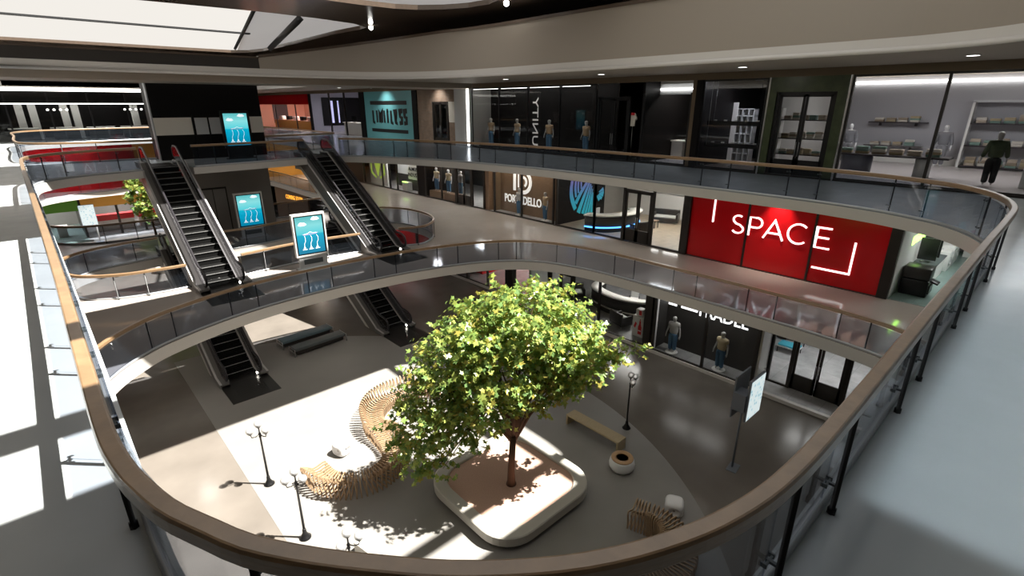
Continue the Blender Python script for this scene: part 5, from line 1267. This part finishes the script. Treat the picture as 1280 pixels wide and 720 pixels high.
sbox('wall_far_slot_light_inner', M['slot'], 27.7, 27.85, 59.86, 59.9, 1.0, 3.4)
sbox('wall_far_divider', M['lilacwall'], XF + .1, 36, 60.0, 60.3, 0, 4.4)
sbox('wall_far_divider_edge', M['blackwall'], XF - .05, XF + .1, 59.9, 60.4, 0, 4.1)
for y in (51.5, 55.0): tn[0] += 1; sbox('trim_%d' % tn[0], M['frame'], XF - .05, XF + .05, y - .12, y + .12, 0, TOP)
o = thing('sales_counter', 'white counter with two small screens in the grey shop left of the teal wall', 'counter', (26.2, 51.0, U0)); MB().box(25.8, 26.6, 49.0, 54.6, U0, 1.15).build('body', M['white'], o); MB().box(25.7, 26.7, 48.9, 54.7, 1.15, 1.22).build('counter_top', M['cream'], o)
for k, y in enumerate((50.0, 52.9)):
    t = thing('monitor', 'small dark monitor on the white counter, %s one' % ('right' if k == 0 else 'left'), 'screen', (26.2, y, 1.22)); MB().box(26.15, 26.22, y - .55, y + .55, 1.3, 1.85).build('display', M['black'], t); MB().box(26.1, 26.3, y - .2, y + .2, 1.22, 1.3).build('stand', M['chrome'], t)
panel_light('ceiling panel in the grey shop left of the teal wall', 28, 53.5, 4.38, 1.0, 5.0, 200, (.9, .9, 1))
sbox('wall_far_red_fascia', M['red'], XF, XF + .1, 60.3, 78, 3.0, TOP)
M['pinkwall'] = mat('salmon shop wall', (.72, .36, .26), .6)
sbox('wall_far_salmon', M['pinkwall'], 31, 31.2, 60.3, 78, 0, 4.4)
sbox('wall_far_salmon_end', M['pinkwall'], XF, 31, 78, 78.2, 0, 4.4)
sbox('wall_far_dark_panel', M['shelfdark'], 26.6, 28.6, 77.9, 78, .6, 3.6)
o = thing('sales_counter', 'long salmon counter lined with small boxes in the far red shop', 'counter', (26.5, 68, U0)); MB().box(26.0, 27.0, 61.5, 76.0, U0, 1.05).build('body', M['orange'], o); MB().box(25.9, 27.1, 61.4, 76.1, 1.05, 1.12).build('counter_top', M['pinkwall'], o)
for k in range(6):
    t = thing('display_box', 'small dark display box on the salmon counter, %s from the right' % ords[k], 'box', (26.4, 62.5 + k * 2.3, 1.12), 'boxes on the salmon counter'); MB().rbox((26.4, 62.5 + k * 2.3, 1.35), (.5, 1.0, .46), .04, 1).build('box', M['greypanel' if k % 2 else 'blackwall'], t)
for y in (64.5, 71.0): tn[0] += 1; sbox('trim_%d' % tn[0], M['frame'], XF - .04, XF + .04, y - .1, y + .1, 0, 3.0)
for k, y in enumerate((61.8, 64.3)):
    t = thing('wall_picture', 'dark picture on the salmon wall, %s of two' % ('right' if k == 0 else 'left'), 'picture', (30.98, y, 1.6)); MB().box(30.92, 31.0, y - .75, y + .75, 1.4, 2.9).build('panel', M['greywall'], t)
panel_light('ceiling panel in the far red shop', 27.8, 69, 4.38, 1.0, 8.0, 620, (1, .85, .78))
# ------------------------------------------------------------------ far left shops
YF = 62.5
sbox('wall_far_upper', M['blackwall'], -9, 14, YF + 6, YF + 6.2, 0, 4.4)
sbox('floor_far_upper', M['darkwall'], -9, 14, YF, YF + 6, .002, U0)
wn[0] += 1; m = MB()
for x in (-6, -3.2, -.4, 2.4, 5.2, 8.0): m.box(x - .06, x + .06, YF - .05, YF + .05, 0, 4.3)
o = struct(m.build('window_%d' % wn[0], M['black'])); MB().box(-8, 10, YF - .01, YF + .01, .05, 4.2).build('pane', M['shop'], o)
tn[0] += 1; sbox('trim_%d' % tn[0], M['led'], -9, 10, YF - .1, YF - .02, 4.1, 4.38)
tn[0] += 1; sbox('trim_%d' % tn[0], M['ledsoft'], -9, 10, YF - .1, YF - .05, 3.02, 3.1)
sbox('wall_far_lintel', M['blackwall'], -9, 10, YF + .02, YF + .08, 3.1, 4.1)
for x in (.1, 1.0, 3.2, 4.0, 8.6): sbox('column_far_store', M['white'], x, x + .55, YF + 2.5, YF + 3.0, U0, 4.3)
for k, x in enumerate((-.6, 2.2, 4.8, 7.4)):
    t = thing('display_counter', 'low white display counter in the far left black shop, %s from the left' % ords[k], 'counter', (x + 1, YF + 1, U0), 'far left counters'); MB().box(x, x + 1.9, YF + .7, YF + 1.4, U0, .95).build('body', M['darkwall'], t); MB().box(x - .1, x + 2, YF + .6, YF + 1.5, .95, 1.05).build('counter_top', M['white'], t)
for k, x in enumerate((3.0, 8.7)):
    t = thing('track_light', 'row of white spotlights in the far left black shop, %s group' % ('left' if k == 0 else 'right'), 'ceiling light', (x, YF + 1.8, 2.5)); MB().box(x - .9, x + .9, YF + 1.78, YF + 1.82, 2.62, 2.66).build('track', M['black'], t)
    for q in range(4): MB().ball((x - .7 + q * .45, YF + 1.75, 2.55), .09, 8).build('spot', M['led'], t)
    MB().tube([(x, YF + 1.8, 2.64), (x, YF + 1.8, 4.38)], .015, 5).build('rod', M['black'], t)
panel_light('ceiling panel in the far left black shop', 4, YF + 2.5, 4.38, 8, 1.0, 120)
sbox('wall_far_red', M['red'], -9, 7.6, 62.0, 62.15, Z2, Z3 - .34)
sbox('wall_far_orange', M['orange'], 7.6, 11, 62.0, 62.15, Z2, Z3 - .34)
sbox('wall_far_middle', M['red'], -9, 16, 66, 66.2, Z2, -1.75)
sbox('wall_far_ground', M['greywall'], -9, 21, 70, 70.2, Z1, Z2 - .42)
sbox('wall_far_ground_green', M['green'], -9, 2.42, 62.0, 62.2, -6.3, Z2 - .42)
sbox('wall_far_ground_orange', M['orange'], 2.6, 9, 62.0, 62.2, -6.1, Z2 - .42)
sbox('floor_far_green', M['greenfloor'], -9, 2.5, 60.5, 70, Z1 + .001, G0)
sbox('floor_far_white', M['greyfloor'], 2.5, 12, 60.5, 70, Z1 + .001, G0)
sbox('wall_far_ground_divider', M['frame'], 2.42, 2.6, 62, 70, G0, Z2 - .42)
wn[0] += 1; m = MB()
for x in (5.2, 7.2, 9.0): m.box(x - .1, x + .1, 62.0, 62.15, G0, -6.1)
o = struct(m.build('window_%d' % wn[0], M['frame'])); MB().box(2.6, 9, 62.06, 62.08, G0, -6.1).build('pane', M['shop'], o)
for k, (x0, x1, z) in enumerate(((3.6, 6.6, -7.7), (7.0, 9.6, -7.6))):
    t = thing('shop_counter', 'red striped counter in the far ground floor shop, %s one' % ('left' if k == 0 else 'right'), 'counter', (x0 + 1, 64.5, G0)); MB().box(x0, x1, 64.2, 65.0, G0, -7.85).build('body', M['white'], t); MB().box(x0 - .05, x1 + .05, 64.15, 65.05, -7.85, -7.3).build('red_band', M['redfloor'], t)
for k, x in enumerate((-.2, .4, 1.1)):
    t = thing('wall_picture', 'small black framed picture on the far green shop wall, %s from the left' % ords[k], 'picture', (x, 69.95, -7.0), 'far shop pictures'); MB().box(x - .25, x + .25, 69.93, 70, -7.3, -6.8).build('frame', M['black'], t); MB().box(x - .18, x + .18, 69.9, 69.93, -7.24, -6.86).build('print', M['greypanel'], t)
t = thing('display_stand', 'grey display stand in the far green floored shop', 'stand', (.9, 64, G0)); MB().box(.5, 1.2, 63.6, 64.3, G0, -7.9).build('body', M['greypanel'], t); MB().box(.4, 1.3, 63.5, 64.4, -7.9, -7.8).build('tray', M['white'], t)
panel_light('added fill panel before the far red middle floor wall', 2.0, 60.4, -.42, 6.0, .5, 200, (1, .93, .88))  # added lamp, livens the dull red of the far wall
panel_light('ceiling panel in the far green floored shop', 0, 66, -4.95, 3, 3, 260)
panel_light('ceiling panel in the far white shop', 6, 66, -4.95, 4, 3, 260)
sg2 = thing('directory_sign', 'bright map sign on a pole before the far ground floor shops', 'sign', (3.2, 59.9, Z1))
MB().tube([(3.2, 59.95, Z1 + .03), (3.2, 59.95, -6.0)], .06, 8).build('pole', M['white'], sg2); MB().box(2.9, 3.5, 59.7, 60.2, Z1, Z1 + .03).build('base', M['signgrey'], sg2); f_ = MB().box(2.25, 3.40, 59.83, 59.89, -7.44, -5.5).build('panel', M['signgrey'], sg2); MB().box(2.28, 3.37, 59.82, 59.83, -7.40, -5.54).build('map_screen', M['map'], f_)
# dark shop with amber lettering, deep behind the right escalator
A2 = Vector((18.57, 54.61)); B2 = Vector((19.01, 51.33)); dd = (B2 - A2).normalized(); nn = Vector((dd.y, -dd.x))
def onw(u, v, d): p = A2 + dd * u + (-nn if nn.y > 0 else nn) * 0; q = p - Vector((.94, .33)) * d; return (q.x, q.y, -6.1 + v)
w = MB(); w.add([onw(-2.2, -2.75, -0.1), onw(4.2, -2.75, -0.1), onw(4.2, 1.1, -0.1), onw(-2.2, 1.1, -0.1), onw(-2.2, -2.75, -0.3), onw(4.2, -2.75, -0.3), onw(4.2, 1.1, -0.3), onw(-2.2, 1.1, -0.3)], [(0, 1, 2, 3), (7, 6, 5, 4), (0, 4, 5, 1), (1, 5, 6, 2), (2, 6, 7, 3), (3, 7, 4, 0)])
struct(w.build('wall_amber', M['woodwall']))
w = MB(); add_text(w, 'COMING SOON', lambda u, v, d: onw(u, v, d - .08), 3.30, .42, .02, .0, 1.1); tag(w.build('neon_sign', M['amber']), 'glowing amber COMING SOON lettering on a dark wall behind the right escalator', 'sign')
sbox('wall_far_salmon_middle', M['orange'], 18, 24, 60, 60.2, Z2, -.36)
panel_light('ceiling panel before the amber wall of the middle floor', 21.5, 55, -.42, 2.5, 4, 160, (1, .72, .45))

# ------------------------------------------------------------------ walkway downlights
def downlight(label, x, y, z, w_, col=(1, .95, .88), r=.16):
    o = thing('downlight', label, 'ceiling light', (x, y, z), 'walkway downlights')
    MB().lathe([(r + .04, -.02), (r + .04, 0), (0, 0)], (x, y, z), 20).build('ring', M['chrome'], o); MB().lathe([(0, -.022), (r, -.022), (r, -.012)], (x, y, z), 20).build('lens', M['ledsoft'], o)
    l = bpy.data.lights.new('downlight', 'AREA'); l.shape = 'DISK'; l.size = .6; l.energy = w_; l.color = col
    lo = bpy.data.objects.new('downlight', l); COL.objects.link(lo); lo.location = (x, y, z - .06)
for k, y in enumerate((4, 9.5, 15, 20.5, 26, 32, 38)):
    downlight('round downlight over the middle floor walkway, %s from the near end' % ords[k], 21.6, y, Z3 - .34, 30 if y < 18 else 75)
for k, y in enumerate((3, 10, 17, 24, 31, 38, 46)):
    downlight('round downlight over the far upper walkway, %s from the near end' % ords[k], 21.6, y, 4.4, 17)
for x, y, lab in ((2.5, 22.3, 'left end'), (9.0, 22.6, 'middle'), (15.5, 22.6, 'right end'), (-1.6, 9, 'near left side'), (-1.6, 16, 'far left side')):  # added fill lamps hidden under the slab, lift the ground floor shade
    downlight('added fill downlight under the middle floor, %s of the ground floor bridge ceiling' % lab, x, y, Z2 - .42, 34)
lo = panel_light('added light panel above the near upper walkway', 11.6, -1.7, 4.38, 14.5, 4.4, 95, (.78, .93, 1), dm='ledfaint'); lo.data.spread = radians(5)  # added panel, shaped to throw the bright rectangle on the walkway floor
lo = panel_light('', 6.5, -3, 4.38, 12, 4, 3, (.82, .92, 1), fix=False)  # added fill lamp without any fixture, lifts the near walkway
for nm, x, y, z, e, zz in (('teal wall spot', XF - 1.5, 43, 4.2, 260, 4.4), ('brick wall spot', XF - 1.1, 35, 4.2, 150, 4.4)):  # the brick one is an added fill lamp for the dark bricks
    l = bpy.data.lights.new(nm, 'SPOT'); l.energy = e; l.spot_size = radians(110); l.spot_blend = 1; l.color = (1, .97, .92); l.shadow_soft_size = .05
    lo = bpy.data.objects.new(nm, l); COL.objects.link(lo); lo.location = (x, y, z); lo.rotation_euler = (0, radians(-38), 0)
    o = thing('spotlight', 'small ceiling spotlight aimed at the %s' % nm[:-5], 'ceiling light', (x, y, zz)); MB().tube([(x, y, zz), (x, y, zz - .12)], .08, 10).build('head', M['chrome'], o)
l = bpy.data.lights.new('red wall spot', 'SPOT'); l.energy = 420; l.spot_size = radians(75); l.spot_blend = 1; l.color = (1, .9, .75); l.shadow_soft_size = .05
lo = bpy.data.objects.new('red wall spot', l); COL.objects.link(lo); lo.location = (XF - .5, 8.7, -.62); lo.rotation_euler = (0, radians(-12), 0)
o = thing('spotlight', 'small black spotlight above the red lettered wall', 'ceiling light', (XF - .5, 8.7, -.34)); MB().tube([(XF - .5, 8.7, -.34), (XF - .5, 8.7, -.44)], .02, 6).build('stem', M['black'], o); MB().tube([(XF - .5, 8.7, -.44), (XF - .48, 8.7, -.58)], .06, 10).build('head', M['black'], o)

for x, y, lab in ((17.0, 31.0, 'bright spotlight at the pointed corner of the far skylight'), (17.7, 19.6, 'bright spotlight at the rounded corner of the nearer skylight')):
    o = thing('spotlight', lab, 'ceiling light', (x, y, ZC)); MB().tube([(x, y, ZC), (x, y, ZC - .1)], .1, 12).build('housing', M['steel'], o); MB().ball((x, y, ZC - .14), .13, 12).build('lens', emis('spot lens', (1, .97, .92), 25), o)
# ------------------------------------------------------------------ sun, sky, camera
sd = Vector((-.41, .42, -1)).normalized()
l = bpy.data.lights.new('sun', 'SUN'); l.energy = 19.0; l.angle = radians(.6); l.color = (1, .955, .88)
lo = bpy.data.objects.new('sun', l); COL.objects.link(lo); lo.rotation_euler = sd.to_track_quat('-Z', 'Y').to_euler(); lo.location = (10, -5, 20)
wd = bpy.data.worlds.new('sky'); sc.world = wd; wd.use_nodes = True
bg = wd.node_tree.nodes['Background']; bg.inputs[0].default_value = (.95, .91, .85, 1); bg.inputs[1].default_value = .95
cam = bpy.data.cameras.new('camera'); co = bpy.data.objects.new('camera', cam); COL.objects.link(co); sc.camera = co
cam.sensor_fit = 'HORIZONTAL'; cam.sensor_width = 36; cam.lens = 18.0; cam.clip_start = .05; cam.clip_end = 500
P_, Y_ = radians(19.72), radians(42.64)
fw = Vector((sin(Y_) * cos(P_), cos(Y_) * cos(P_), -sin(P_)))
co.location = (0, 0, 3.0); co.rotation_euler = fw.to_track_quat('-Z', 'Y').to_euler()
vs = sc.view_settings; vs.view_transform = 'Standard'; vs.look = 'None'; vs.gamma = 1; vs.exposure = 0; vs.use_curve_mapping = False
sc.cycles.use_denoising = True; sc.cycles.max_bounces = 8; sc.cycles.transparent_max_bounces = 24; sc.cycles.sample_clamp_indirect = 6; sc.cycles.caustics_reflective = False; sc.cycles.caustics_refractive = False
sc.cycles.diffuse_bounces = 4; sc.cycles.glossy_bounces = 4
